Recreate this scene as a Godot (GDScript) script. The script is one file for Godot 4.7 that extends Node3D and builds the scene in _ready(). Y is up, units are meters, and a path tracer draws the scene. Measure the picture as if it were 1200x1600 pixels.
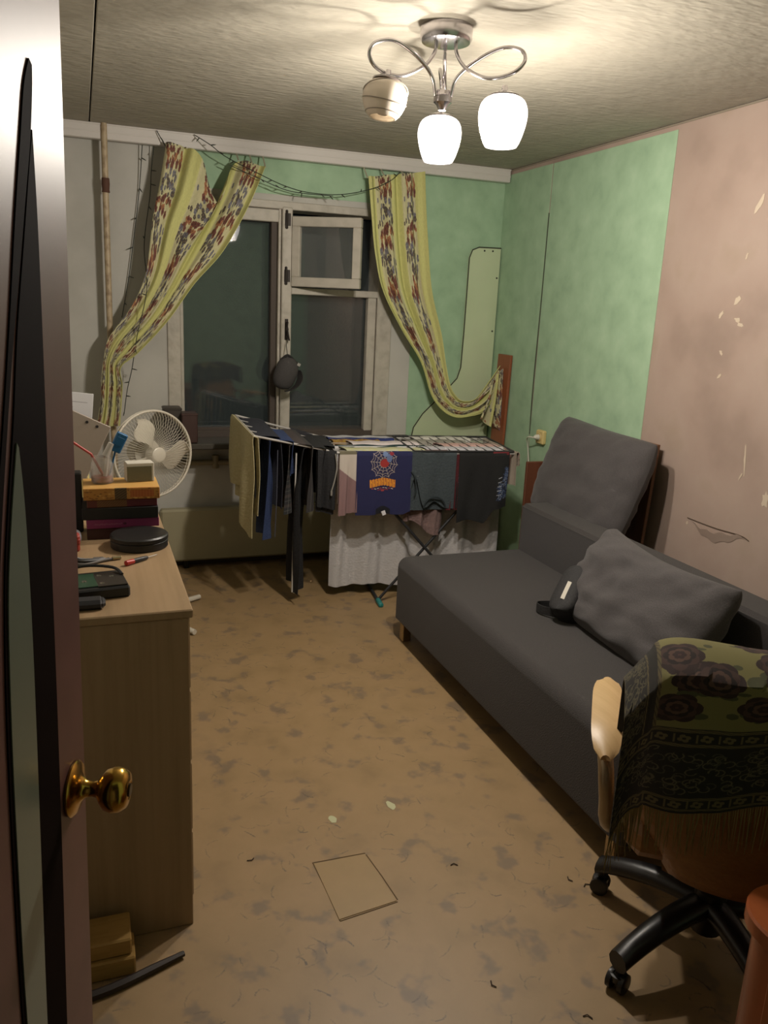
extends Node3D

# ------------------------------------------------------------------ geometry
class G:
	var V := PackedVector3Array()
	var N := PackedVector3Array()
	var T := PackedVector2Array()

	func add(v: PackedVector3Array, tri: PackedInt32Array, uv: PackedVector2Array, crease := 45.0, closed := true, xf := Transform3D()) -> void:
		var p := PackedVector3Array()
		for a in v:
			p.append(xf * a)
		var n := tri.size() / 3
		var flip := false
		if closed:
			var vol := 0.0
			for i in n:
				vol += p[tri[i * 3]].dot(p[tri[i * 3 + 1]].cross(p[tri[i * 3 + 2]]))
			flip = vol > 0.0
		var fn := PackedVector3Array()
		var fa := PackedFloat32Array()
		var near := {}
		var keys := []
		for q in p:
			keys.append(Vector3i((q * 50000.0).round()))
		for i in n:
			var a := tri[i * 3]
			var b := tri[i * 3 + 1]
			var c := tri[i * 3 + 2]
			var m := (p[c] - p[a]).cross(p[b] - p[a])
			if flip:
				m = -m
			fa.append(m.length())
			fn.append(m.normalized())
			for k in [keys[a], keys[b], keys[c]]:
				if near.has(k):
					near[k].append(i)
				else:
					near[k] = [i]
		var lim := cos(deg_to_rad(crease))
		for i in n:
			if fa[i] < 1e-12:
				continue
			for o in ([0, 2, 1] if flip else [0, 1, 2]):
				var k: int = tri[i * 3 + o]
				var s := Vector3.ZERO
				for j in near[keys[k]]:
					if fn[j].dot(fn[i]) > lim:
						s += fn[j] * fa[j]
				V.append(p[k])
				N.append(s.normalized() if s.length() > 1e-12 else fn[i])
				T.append(uv[k] if uv.size() > k else Vector2(p[k].x, p[k].y))

	func box(size: Vector3, at: Vector3, bev := 0.004, basis := Basis()) -> void:
		var h := size / 2.0
		var b: float = min(bev, h.x * 0.9, h.y * 0.9, h.z * 0.9)
		var v := PackedVector3Array()
		var uv := PackedVector2Array()
		var id := {}
		for sx in [-1, 1]:
			for sy in [-1, 1]:
				for sz in [-1, 1]:
					for ax in 3:
						var q := Vector3(sx * (h.x - b), sy * (h.y - b), sz * (h.z - b))
						q[ax] = [sx * h.x, sy * h.y, sz * h.z][ax]
						id[[sx, sy, sz, ax]] = v.size()
						v.append(q)
						var w: Vector3 = q / size + Vector3(0.5, 0.5, 0.5)
						uv.append(Vector2(w.z, 1 - w.y) if ax == 0 else (Vector2(w.x, 1 - w.z) if ax == 1 else Vector2(w.x, 1 - w.y)))
		var tri := PackedInt32Array()
		var center := Vector3.ZERO
		var quads := []
		for ax in 3:
			for s in [-1, 1]:
				var l := []
				for e in [[-1, -1], [1, -1], [1, 1], [-1, 1]]:
					var k := [0, 0, 0]
					k[ax] = s
					k[(ax + 1) % 3] = e[0]
					k[(ax + 2) % 3] = e[1]
					l.append(id[[k[0], k[1], k[2], ax]])
				quads.append(l)
		if b > 0.0:
			for ax in 3:
				var a1 := (ax + 1) % 3
				var a2 := (ax + 2) % 3
				for s1 in [-1, 1]:
					for s2 in [-1, 1]:
						var l := []
						for e in [[-1, a1], [1, a1], [1, a2], [-1, a2]]:
							var k := [0, 0, 0]
							k[ax] = e[0]
							k[a1] = s1
							k[a2] = s2
							l.append(id[[k[0], k[1], k[2], e[1]]])
						quads.append(l)
			for sx in [-1, 1]:
				for sy in [-1, 1]:
					for sz in [-1, 1]:
						quads.append([id[[sx, sy, sz, 0]], id[[sx, sy, sz, 1]], id[[sx, sy, sz, 2]]])
		for l in quads:
			var m: Vector3 = (v[l[1]] - v[l[0]]).cross(v[l[2]] - v[l[0]])
			if m.dot(v[l[0]] + v[l[2]] - 2.0 * center) > 0.0:
				l.reverse()
			for k in range(1, l.size() - 1):
				tri.append_array([l[0], l[k], l[k + 1]])
		add(v, tri, uv, 30.0, true, Transform3D(basis, at))

	func grid(nu: int, nv: int, f: Callable, crease := 60.0, closed := true, xf := Transform3D(), uvs := Vector2.ONE) -> void:
		var v := PackedVector3Array()
		var uv := PackedVector2Array()
		for j in nv + 1:
			for i in nu + 1:
				v.append(f.call(float(i) / nu, float(j) / nv))
				uv.append(Vector2(float(i) / nu, float(j) / nv) * uvs)
		var tri := PackedInt32Array()
		for j in nv:
			for i in nu:
				var a := j * (nu + 1) + i
				tri.append_array([a, a + 1, a + nu + 2, a, a + nu + 2, a + nu + 1])
		add(v, tri, uv, crease, closed, xf)

	func sheet(nu: int, nv: int, f: Callable, th := 0.004, uvf = null) -> void:
		var w := nu + 1
		var pts := PackedVector3Array()
		for j in nv + 1:
			for i in w:
				pts.append(f.call(float(i) / nu, float(j) / nv))
		var v := PackedVector3Array()
		var uv := PackedVector2Array()
		for side in [1, -1]:
			for j in nv + 1:
				for i in w:
					var du: Vector3 = pts[j * w + min(i + 1, nu)] - pts[j * w + max(i - 1, 0)]
					var dv: Vector3 = pts[min(j + 1, nv) * w + i] - pts[max(j - 1, 0) * w + i]
					v.append(pts[j * w + i] + du.cross(dv).normalized() * th * 0.5 * side)
					uv.append(uvf.call(float(i) / nu, float(j) / nv) if uvf != null else Vector2(float(i) / nu, float(j) / nv))
		var o := w * (nv + 1)
		var tri := PackedInt32Array()
		for j in nv:
			for i in nu:
				var a := j * w + i
				tri.append_array([a, a + 1, a + w + 1, a, a + w + 1, a + w])
				tri.append_array([o + a, o + a + w + 1, o + a + 1, o + a, o + a + w, o + a + w + 1])
		for i in nu:
			tri.append_array([i, o + i, o + i + 1, i, o + i + 1, i + 1])
			var a := nv * w + i
			tri.append_array([a, o + a + 1, o + a, a, a + 1, o + a + 1])
		for j in nv:
			var a := j * w
			tri.append_array([a, o + a + w, o + a, a, a + w, o + a + w])
			a += nu
			tri.append_array([a, o + a, o + a + w, a, o + a + w, a + w])
		add(v, tri, uv, 70.0, true)

	func lathe(prof: Array, sides := 28, xf := Transform3D(), crease := 40.0, closed := true) -> void:
		var m := prof.size() - 1
		grid(sides, m, func(u: float, w: float):
			var q: Vector2 = prof[roundi(w * m)]
			return Vector3(q.x * cos(u * TAU), q.y, q.x * sin(u * TAU)), crease, closed, xf)

	func tube(path: Array, r, sides := 8, loop := false) -> void:
		var n := path.size()
		var v := PackedVector3Array()
		var uv := PackedVector2Array()
		var tri := PackedInt32Array()
		var up := Vector3.UP
		for i in n:
			var a: Vector3 = path[(i - 1 + n) % n] if loop else path[max(i - 1, 0)]
			var b: Vector3 = path[(i + 1) % n] if loop else path[min(i + 1, n - 1)]
			var t := (b - a).normalized()
			if i == 0 and abs(t.dot(up)) > 0.9:
				up = Vector3.RIGHT
			up = (up - t * up.dot(t)).normalized()
			var s := t.cross(up)
			var rr: float = r[i] if r is Array else r
			for k in sides:
				var w := TAU * k / sides
				v.append(path[i] + (up * cos(w) + s * sin(w)) * rr)
				uv.append(Vector2(float(k) / sides, float(i) / n))
		for i in (n if loop else n - 1):
			for k in sides:
				var a := i * sides + k
				var b := i * sides + (k + 1) % sides
				var c := ((i + 1) % n) * sides + (k + 1) % sides
				var d := ((i + 1) % n) * sides + k
				tri.append_array([a, b, c, a, c, d])
		if not loop:
			for e in [0, n - 1]:
				for k in range(1, sides - 1):
					if e == 0:
						tri.append_array([0, k + 1, k])
					else:
						tri.append_array([e * sides, e * sides + k, e * sides + k + 1])
		add(v, tri, uv, 50.0, true)

	func prism(poly: PackedVector2Array, z0: float, z1: float, xf := Transform3D(), bev := 0.0) -> void:
		if not Geometry2D.is_polygon_clockwise(poly):
			poly = poly.duplicate()
			poly.reverse()
		var n := poly.size()
		var rings := [[z0, 0.0], [z1, 0.0]]
		if bev > 0.0:
			rings = [[z0, 0.0], [z1 - bev * sign(z1 - z0), 0.0], [z1, bev]]
		var inset := poly
		if bev > 0.0:
			var r := Geometry2D.offset_polygon(poly, -bev, Geometry2D.JOIN_MITER)
			if r.size() == 1 and r[0].size() == n:
				inset = r[0]
				# line the inset's first corner up with the outline's
				var best := 0
				for i in n:
					if inset[i].distance_to(poly[0]) < inset[best].distance_to(poly[0]):
						best = i
				var turned := PackedVector2Array()
				for i in n:
					turned.append(inset[(best + i) % n])
				inset = turned
				if Geometry2D.is_polygon_clockwise(inset) != Geometry2D.is_polygon_clockwise(poly):
					inset = poly
		var v := PackedVector3Array()
		var uv := PackedVector2Array()
		for rg in rings:
			for i in n:
				var q: Vector2 = inset[i] if rg[1] > 0.0 else poly[i]
				v.append(Vector3(q.x, q.y, rg[0]))
				uv.append(q)
		var tri := PackedInt32Array()
		for k in rings.size() - 1:
			for i in n:
				var a := k * n + i
				var b := k * n + (i + 1) % n
				tri.append_array([a, b, b + n, a, b + n, a + n])
		var cap := Geometry2D.triangulate_polygon(poly)
		var cap2 := Geometry2D.triangulate_polygon(inset)
		var e := (rings.size() - 1) * n
		var side_up := _turn(v, tri)
		for i in cap.size() / 3:
			_face(v, tri, [cap[i * 3], cap[i * 3 + 1], cap[i * 3 + 2]], Vector3(0, 0, sign(z0 - z1)), side_up)
		for i in cap2.size() / 3:
			_face(v, tri, [e + cap2[i * 3], e + cap2[i * 3 + 1], e + cap2[i * 3 + 2]], Vector3(0, 0, sign(z1 - z0)), side_up)
		add(v, tri, uv, 30.0, true, xf)

	func _turn(v: PackedVector3Array, tri: PackedInt32Array) -> float:
		# whether the side faces built so far point outwards counter-clockwise (+1) or clockwise (-1)
		var s := 0.0
		for i in tri.size() / 3:
			var a := v[tri[i * 3]]
			var b := v[tri[i * 3 + 1]]
			var c := v[tri[i * 3 + 2]]
			var m := (b - a).cross(c - a)
			m.z = 0
			s += m.dot(Vector3(a.x, a.y, 0))
		return sign(s)

	func _face(v: PackedVector3Array, tri: PackedInt32Array, f: Array, out: Vector3, way: float) -> void:
		var m := (v[f[1]] - v[f[0]]).cross(v[f[2]] - v[f[0]])
		if m.dot(out) * way < 0.0:
			f.reverse()
		tri.append_array(f)

	# soft cushion: w by h by t, with pulled corners and creases
	func pillow(w: float, h: float, t: float, xf: Transform3D, seed_: int, crumple := 0.012, squash := 0.0) -> void:
		var nz := FastNoiseLite.new()
		nz.seed = seed_
		nz.frequency = 2.2
		nz.fractal_octaves = 2
		for side in [1.0, -1.0]:
			grid(40, 30, func(u: float, v: float):
				var a: float = u * 2 - 1
				var b: float = v * 2 - 1
				a = sign(a) * (1 - pow(1 - abs(a), 1.6))
				b = sign(b) * (1 - pow(1 - abs(b), 1.6))
				var bulge: float = pow(max(0.0, (1 - pow(abs(a), 5.0)) * (1 - pow(abs(b), 5.0))), 0.5)
				var pull: float = 1.0 - 0.075 * pow(abs(a * b), 3.0)
				var x: float = a * w / 2 * pull * (1 - 0.012 * (1 - b * b) * abs(a))
				var y: float = b * h / 2 * pull * (1 - 0.02 * (1 - a * a) * abs(b)) - squash * (1 - a * a) * (b + 1) * 0.5
				var c: float = nz.get_noise_2d(x * 2.0, y * 4.0 + side * 9) * crumple * min(1.0, bulge * 1.4)
				var lines: float = 0.5 + 0.5 * sin(y * 34 + nz.get_noise_2d(x * 1.1, y * 1.5 + 4.0) * 7)
				c -= crumple * 0.8 * pow(lines, 3.0) * smoothstep(0.0, 0.8, a) * bulge * (0.4 + nz.get_noise_2d(x * 1.5 + 7, y * 1.5))
				return Vector3(x, y, side * (bulge * t / 2 + c)), 80.0, false, xf)
			_fix_side(xf, side)

	var mark := 0

	func _fix_side(xf: Transform3D, side: float) -> void:
		# the patch just added faces the wrong way when its mean normal opposes its side
		var s := Vector3.ZERO
		for i in range(mark, N.size()):
			s += N[i]
		if s.dot(xf.basis.z * side) < 0:
			for i in range(mark, V.size(), 3):
				var q := V[i + 1]
				V[i + 1] = V[i + 2]
				V[i + 2] = q
				var u := T[i + 1]
				T[i + 1] = T[i + 2]
				T[i + 2] = u
				var m := N[i + 1]
				N[i + 1] = N[i + 2]
				N[i + 2] = m
			for i in range(mark, N.size()):
				N[i] = -N[i]
		mark = V.size()

	func mesh() -> ArrayMesh:
		var a := []
		a.resize(Mesh.ARRAY_MAX)
		a[Mesh.ARRAY_VERTEX] = V
		a[Mesh.ARRAY_NORMAL] = N
		a[Mesh.ARRAY_TEX_UV] = T
		var m := ArrayMesh.new()
		m.add_surface_from_arrays(Mesh.PRIMITIVE_TRIANGLES, a)
		return m


static func spline(pts: Array, sub := 6, loop := false) -> Array:
	var out := []
	var n := pts.size()
	for i in (n if loop else n - 1):
		var a = pts[(i - 1 + n) % n] if loop else pts[max(i - 1, 0)]
		var b = pts[i]
		var c = pts[(i + 1) % n]
		var d = pts[(i + 2) % n] if loop else pts[min(i + 2, n - 1)]
		for k in sub:
			var t := float(k) / sub
			out.append(b.cubic_interpolate(c, a, d, t))
	if not loop:
		out.append(pts[n - 1])
	return out


static func along(pts: Array, t: float):
	# a point on a spline through pts at t = 0 .. 1
	var n := pts.size() - 1
	var x: float = clamp(t, 0.0, 1.0) * n
	var i: int = min(int(x), n - 1)
	return pts[i].cubic_interpolate(pts[i + 1], pts[max(i - 1, 0)], pts[min(i + 2, n)], x - i)


# ------------------------------------------------------------------ scene tree
func thing(called: String, label: String, category: String, at := Vector3.ZERO, group := "") -> Node3D:
	var o := Node3D.new()
	o.name = numbered(called)
	add_child(o, true)
	o.position = at
	o.set_meta("label", label)
	o.set_meta("category", category)
	if group:
		o.set_meta("group", group)
	return o


var used := {}


func numbered(called: String) -> String:
	used[called] = used.get(called, -1) + 1
	return called if used[called] == 0 else "%s_%03d" % [called, used[called]]


# geometry g, in world coordinates, as one named mesh under parent
func part(called: String, g: G, m: Material, parent: Node3D, label := "") -> MeshInstance3D:
	var o := MeshInstance3D.new()
	o.mesh = g.mesh()
	o.material_override = m
	var k := 0
	o.name = called
	while parent.has_node(NodePath(String(o.name))):
		k += 1
		o.name = "%s_%03d" % [called, k]
	parent.add_child(o, true)
	o.position = -parent.position if not (parent is MeshInstance3D) and parent != self else Vector3.ZERO
	if label:
		o.set_meta("label", label)
	return o


func struct(called: String, g: G, m: Material) -> MeshInstance3D:
	var o := part(called, g, m, self)
	o.set_meta("kind", "structure")
	return o


func solo(called: String, g: G, m: Material, label: String, category: String, group := "") -> MeshInstance3D:
	var o := part(numbered(called), g, m, self)
	o.set_meta("label", label)
	o.set_meta("category", category)
	if group:
		o.set_meta("group", group)
	return o


# ------------------------------------------------------------------ materials
func rgb(r: float, g: float, b: float) -> Color:
	return Color(r / 255.0, g / 255.0, b / 255.0)


func mat(c: Color, rough := 0.7, metal := 0.0) -> StandardMaterial3D:
	var m := StandardMaterial3D.new()
	m.albedo_color = c
	m.roughness = rough
	m.metallic = metal
	return m


func noise_image(size: int, freq: float, seed_: int, oct := 4) -> Image:
	var n := FastNoiseLite.new()
	n.noise_type = FastNoiseLite.TYPE_SIMPLEX_SMOOTH
	n.seed = seed_
	n.frequency = freq
	n.fractal_octaves = oct
	return n.get_seamless_image(size, size)


func ramp(img: Image, cols: Array) -> Image:
	var out := Image.create(img.get_width(), img.get_height(), false, Image.FORMAT_RGB8)
	for y in img.get_height():
		for x in img.get_width():
			var t: float = img.get_pixel(x, y).r * (cols.size() - 1)
			var k: int = min(int(t), cols.size() - 2)
			out.set_pixel(x, y, cols[k].lerp(cols[k + 1], t - k))
	return out


func textured(img: Image, rough: float, metres: Vector3, world := true) -> StandardMaterial3D:
	var m := StandardMaterial3D.new()
	m.albedo_texture = ImageTexture.create_from_image(img)
	m.roughness = rough
	m.uv1_triplanar = true
	m.uv1_world_triplanar = world
	m.uv1_scale = Vector3.ONE / metres
	return m


func printed(img: Image, rough := 0.85) -> StandardMaterial3D:
	var m := StandardMaterial3D.new()
	m.albedo_texture = ImageTexture.create_from_image(img)
	m.roughness = rough
	return m


func bumpy(m: StandardMaterial3D, img: Image, depth: float, amount := 1.0) -> StandardMaterial3D:
	var n: Image = img.duplicate()
	n.convert(Image.FORMAT_RGBA8)
	n.bump_map_to_normal_map(depth)
	m.normal_enabled = true
	m.normal_texture = ImageTexture.create_from_image(n)
	m.normal_scale = amount
	return m


func cloth_mat(a: Color, b: Color, seed_: int, rough := 0.95, metres := 0.25) -> StandardMaterial3D:
	var img := noise_image(128, 0.09, seed_, 5)
	var m := textured(ramp(img, [a, b]), rough, Vector3.ONE * metres)
	return bumpy(m, img, 3.0, 0.5)


func wood(cols: Array, seed_: int, rough: float, metres := Vector3(0.6, 0.6, 0.6), along_y := true) -> StandardMaterial3D:
	var img := noise_image(256, 0.02, seed_, 4)
	var fine := noise_image(256, 0.11, seed_ + 5, 3)
	var out := Image.create(256, 256, false, Image.FORMAT_L8)
	for y in 256:
		for x in 256:
			var a := x if along_y else y
			var b := y if along_y else x
			var s := img.get_pixel((a * 2) % 256, (b / 8) % 256).r * 0.6 + fine.get_pixel(a, (b / 16) % 256).r * 0.4
			out.set_pixel(x, y, Color(s, s, s))
	return textured(ramp(out, cols), rough, metres)


func dot(img: Image, cx: float, cy: float, rx: float, ry: float, c: Color) -> void:
	var w := img.get_width()
	var h := img.get_height()
	for y in range(int(cy - ry), int(cy + ry) + 1):
		for x in range(int(cx - rx), int(cx + rx) + 1):
			if pow((x - cx) / rx, 2) + pow((y - cy) / ry, 2) <= 1.0:
				img.set_pixel(posmod(x, w), posmod(y, h), c)


func line(img: Image, a: Vector2, b: Vector2, r: float, c: Color) -> void:
	var n := int(a.distance_to(b)) + 1
	for k in n + 1:
		var p := a.lerp(b, float(k) / n)
		dot(img, p.x, p.y, r, r, c)


func blossom(img: Image, x: float, y: float, r: float, petal: Color, heart: Color, n := 5, turn := 0.0) -> void:
	for k in n:
		var w := TAU * k / n + turn
		dot(img, x + cos(w) * r * 0.62, y + sin(w) * r * 0.62, r * 0.5, r * 0.5, petal)
	dot(img, x, y, r * 0.32, r * 0.32, heart)


# ------------------------------------------------------------------ the room
const WZ := -4.99      # far wall
const RX := 2.6        # right wall
const LX := -0.3       # left wall
const NZ := -0.2       # near wall, with the doorway
const CEIL := 2.5
const LAMP_ENERGY := 1.45
var rng := RandomNumberGenerator.new()


func _ready() -> void:
	rng.seed = 7
	var cam := Camera3D.new()
	cam.name = "camera"
	cam.fov = 64.42
	cam.near = 0.02
	add_child(cam)
	cam.transform = Transform3D(Basis(Vector3(0.93931, 0.0447058, 0.3401442), Vector3(0.0428811, 0.9683982, -0.245695), Vector3(-0.340379, 0.2453696, 0.9077091)), Vector3(0, 1.63, 0))
	var env := Environment.new()
	env.background_mode = Environment.BG_COLOR
	env.background_color = Color(0.012, 0.014, 0.018)
	env.ambient_light_source = Environment.AMBIENT_SOURCE_DISABLED
	env.tonemap_mode = Environment.TONE_MAPPER_LINEAR
	env.tonemap_exposure = 1.0
	env.sdfgi_enabled = true
	env.ssao_enabled = true
	env.ssil_enabled = true
	var we := WorldEnvironment.new()
	we.name = "environment"
	we.environment = env
	add_child(we)
	room()
	ceiling_lamp()
	window()
	curtains()
	sofa()
	chest()
	door()
	drying_rack()
	laundry()
	chair()
	fan()
	corner()
	desk_things()
	small_things()


func room() -> void:
	# floor: worn tan linoleum with grey marbling
	var base := noise_image(512, 0.012, 3, 5)
	var img := ramp(base, [rgb(128, 105, 73), rgb(141, 116, 81), rgb(146, 120, 85), rgb(134, 111, 80)])
	var blot := noise_image(512, 0.02, 21, 4)
	for y in 512:
		for x in 512:
			var s: float = smoothstep(0.62, 0.86, blot.get_pixel(x, y).r)
			img.set_pixel(x, y, img.get_pixel(x, y).lerp(rgb(108, 92, 76), s * 0.7))
	for k in 260:
		var p := Vector2(rng.randf() * 512, rng.randf() * 512)
		var w := rng.randf() * TAU
		var bend := rng.randf_range(-0.5, 0.5)
		for q in rng.randi_range(2, 7):
			var e := p + Vector2(cos(w), sin(w)) * 3.0
			line(img, p, e, 0.6, img.get_pixel(posmod(int(p.x), 512), posmod(int(p.y), 512)).lerp(rgb(80, 70, 60), rng.randf_range(0.1, 0.4)))
			p = e
			w += bend
	var fm := textured(img, 0.5, Vector3.ONE * 1.5)
	var g := G.new()
	g.box(Vector3(RX - LX + 0.4, 0.1, 7.0), Vector3((RX + LX) / 2, -0.05, WZ + 3.3), 0.0)
	var fl := struct("floor", g, fm)
	# the patch let into the linoleum
	g = G.new()
	g.prism(PackedVector2Array([Vector2(0.586, 2.025), Vector2(0.748, 2.023), Vector2(0.77, 1.806), Vector2(0.593, 1.783)]), 0.0, 0.0022, Transform3D(Basis(Vector3(1, 0, 0), Vector3(0, 0, -1), Vector3(0, 1, 0)), Vector3.ZERO), 0.0008)
	part("linoleum_patch", g, textured(ramp(base, [rgb(142, 118, 80), rgb(149, 123, 84)]), 0.5, Vector3.ONE * 0.9), fl, "patch of newer linoleum")
	g = G.new()
	for a in [[0.585, -2.03, 0.594, -1.78], [0.594, -1.778, 0.771, -1.802], [0.751, -2.02, 0.774, -1.81], [0.583, -2.03, 0.75, -2.028]]:
		g.tube([Vector3(a[0], 0.0004, a[1]), Vector3((a[0] + a[2]) / 2 + 0.002, 0.0006, (a[1] + a[3]) / 2), Vector3(a[2], 0.0004, a[3])], 0.0016, 5)
	part("patch_joint", g, mat(rgb(104, 84, 58), 0.9), fl)
	for p in [[0.703, -2.219, 0.017], [0.912, -2.239, 0.018]]:
		g = G.new()
		var spot := PackedVector2Array()
		for k in 11:
			var r: float = p[2] * rng.randf_range(0.7, 1.1)
			spot.append(Vector2(p[0] + r * cos(k * TAU / 11) * 0.8, -p[1] + r * 1.5 * sin(k * TAU / 11)))
		g.prism(spot, 0.0, 0.0008, Transform3D(Basis(Vector3(1, 0, 0), Vector3(0, 0, -1), Vector3(0, 1, 0)), Vector3.ZERO))
		part("paint_drip", g, mat(rgb(176, 176, 140), 0.5), fl, "pale blue-green paint drip")

	# ceiling: slab with one open joint, covered with rippled paper
	var rip := noise_image(256, 0.03, 9, 3)
	var rimg := Image.create(256, 256, false, Image.FORMAT_L8)
	for y in 256:
		for x in 256:
			var s := 0.5 * rip.get_pixel(x, (y * 3) % 256).r + 0.5 * rip.get_pixel((x * 2 + 40) % 256, (y * 5 + 90) % 256).r
			rimg.set_pixel(x, y, Color(s, s, s))
	var cm := bumpy(textured(ramp(base, [rgb(158, 152, 138), rgb(170, 163, 148)]), 0.9, Vector3.ONE * 1.1), rimg, 4.0, 0.27)
	g = G.new()
	g.box(Vector3(0.384, 0.1, 5.0), Vector3(LX + 0.192, CEIL + 0.05, WZ + 2.4), 0.003)
	g.box(Vector3(RX - 0.09, 0.1, 5.0), Vector3(RX / 2 + 0.045, CEIL + 0.05, WZ + 2.4), 0.003)
	g.box(Vector3(RX - LX + 0.4, 0.06, 5.2), Vector3(1.15, CEIL + 0.13, WZ + 2.4), 0.0)
	struct("ceiling", g, cm)

	# walls
	var grey := noise_image(256, 0.012, 31, 5)
	var plaster := textured(ramp(grey, [rgb(170, 167, 159), rgb(183, 180, 172), rgb(189, 186, 178)]), 0.85, Vector3.ONE * 1.7)
	var beige := textured(ramp(grey, [rgb(148, 129, 118), rgb(164, 143, 131), rgb(170, 150, 138), rgb(158, 139, 122)]), 0.5, Vector3.ONE * 2.1)
	var mott := noise_image(256, 0.03, 44, 4)
	var green := textured(ramp(mott, [rgb(144, 172, 142), rgb(154, 182, 150), rgb(160, 188, 156), rgb(168, 194, 163)]), 0.8, Vector3.ONE * 1.3)
	g = G.new()
	g.box(Vector3(0.77, 2.5, 0.3), Vector3(0.47 - 0.385, 1.25, WZ - 0.15), 0.0)
	g.box(Vector3(0.94, 2.5, 0.3), Vector3(1.86 + 0.47, 1.25, WZ - 0.15), 0.0)
	g.box(Vector3(1.39, 0.78, 0.3), Vector3(1.165, 0.39, WZ - 0.15), 0.0)
	g.box(Vector3(1.39, 0.3, 0.3), Vector3(1.165, 2.35, WZ - 0.15), 0.0)
	var far := struct("wall_far", g, plaster)
	g = G.new()
	g.box(Vector3(RX - 0.62, 0.266, 0.003), Vector3((RX + 0.62) / 2, 2.368, WZ + 0.0015), 0.0)
	g.box(Vector3(0.602, 2.24, 0.003), Vector3(2.299, 1.115, WZ + 0.0015), 0.0)
	part("wallpaper", g, green, far, "pale green wallpaper")
	g = G.new()
	g.box(Vector3(0.3, 2.5, 5.2), Vector3(RX + 0.15, 1.25, WZ + 2.4), 0.0)
	var right := struct("wall_right", g, beige)
	for s in [[WZ, -4.415], [-4.405, -3.335]]:
		g = G.new()
		g.box(Vector3(0.003, 2.47, s[1] - s[0]), Vector3(RX - 0.0015, 1.235, (s[0] + s[1]) / 2), 0.001)
		part("wallpaper_strip", g, green, right, "pale green wallpaper")
	g = G.new()
	g.tube(spline([Vector3(RX - 0.004, 2.2, -4.41), Vector3(RX - 0.006, 1.7, -4.407), Vector3(RX - 0.007, 1.2, -4.412), Vector3(RX - 0.004, 0.9, -4.408)], 5), 0.0035, 6)
	part("seam", g, mat(rgb(70, 78, 62), 0.9), right, "lifted dark wallpaper seam")
	# chips where the paint is gone, and a long tear
	for c in [[1.66, -2.90, 0.012, 0.026, 0.6], [1.64, -2.80, 0.028, 0.014, 0.2], [1.72, -2.82, 0.02, 0.03, 0.9], [2.1, -2.77, 0.022, 0.06, 0.5], [1.07, -2.642, 0.007, 0.1, -0.12], [1.62, -2.78, 0.03, 0.012, 0.3], [0.93, -2.5, 0.026, 0.05, 0.0], [1.0, -2.65, 0.006, 0.03, 0.4], [1.5, -2.87, 0.012, 0.02, -0.6], [1.40, -2.86, 0.010, 0.024, 0.8], [0.72, -2.93, 0.008, 0.010, 0.0], [1.9, -2.80, 0.008, 0.02, 0.3]]:
		g = G.new()
		var poly := PackedVector2Array()
		for k in 13:
			var w := k * TAU / 13
			var r := rng.randf_range(0.55, 1.1)
			poly.append(Vector2(cos(w) * c[2] * r * 0.75, sin(w) * c[3] * r * 0.8).rotated(c[4]) + Vector2(-c[1], c[0]))
		g.prism(poly, RX + 0.002, RX - 0.0012, Transform3D(Basis(Vector3(0, 0, -1), Vector3(0, 1, 0), Vector3(1, 0, 0)), Vector3.ZERO))
		part("paint_chip", g, mat(rgb(196, 180, 160), 0.9), right, "pale chip in the paint")
	g = G.new()
	g.sheet(14, 3, func(u: float, v: float):
		var z: float = lerp(-2.9, -2.575, u)
		var y: float = 0.735 - 0.012 * sin(u * 5) + 0.006 * sin(u * 23) - v * 0.045 * sin(u * PI)
		return Vector3(RX - 0.001 - 0.012 * (1 - v) * sin(u * PI), y, z), 0.0015)
	part("torn_flap", g, beige, right, "torn flap of wall covering")
	g = G.new()
	g.tube(spline([Vector3(RX - 0.002, 0.745, -2.93), Vector3(RX - 0.003, 0.744, -2.83), Vector3(RX - 0.003, 0.745, -2.73), Vector3(RX - 0.003, 0.752, -2.6), Vector3(RX - 0.002, 0.742, -2.55)], 6), 0.0018, 5)
	part("crack", g, mat(rgb(92, 76, 64), 0.95), right)
	# dirt line of old paper edge under the ceiling
	g = G.new()
	g.box(Vector3(0.006, 0.008, 5.0), Vector3(RX - 0.003, 2.494, WZ + 2.4), 0.002)
	struct("trim_1", g, mat(rgb(138, 128, 112), 0.9))
	g = G.new()
	g.box(Vector3(0.2, 2.5, 5.2), Vector3(LX - 0.1, 1.25, WZ + 2.4), 0.0)
	struct("wall_left", g, plaster)
	g = G.new()
	g.box(Vector3(0.03, 2.5, 0.12), Vector3(LX + 0.015, 1.25, NZ + 0.06), 0.0)
	g.box(Vector3(RX - 0.6, 2.5, 0.12), Vector3(1.6, 1.25, NZ + 0.06), 0.0)
	g.box(Vector3(0.87, 0.42, 0.12), Vector3(0.165, 2.29, NZ + 0.06), 0.0)
	struct("wall_near", g, green)
	# hallway behind the doorway
	g = G.new()
	g.box(Vector3(3.2, 2.6, 0.1), Vector3(1.15, 1.25, 1.25), 0.0)
	g.box(Vector3(0.1, 2.6, 1.4), Vector3(-0.45, 1.25, 0.6), 0.0)
	g.box(Vector3(0.1, 2.6, 1.4), Vector3(1.8, 1.25, 0.6), 0.0)
	g.box(Vector3(3.2, 0.1, 1.6), Vector3(1.15, 2.55, 0.6), 0.0)
	struct("wall_hallway", g, plaster)
	g = G.new()
	g.box(Vector3(2.3, 0.07, 0.014), Vector3(1.3, 0.035, WZ + 0.007), 0.003)
	struct("baseboard_far", g, mat(rgb(62, 48, 38), 0.6))


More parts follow.
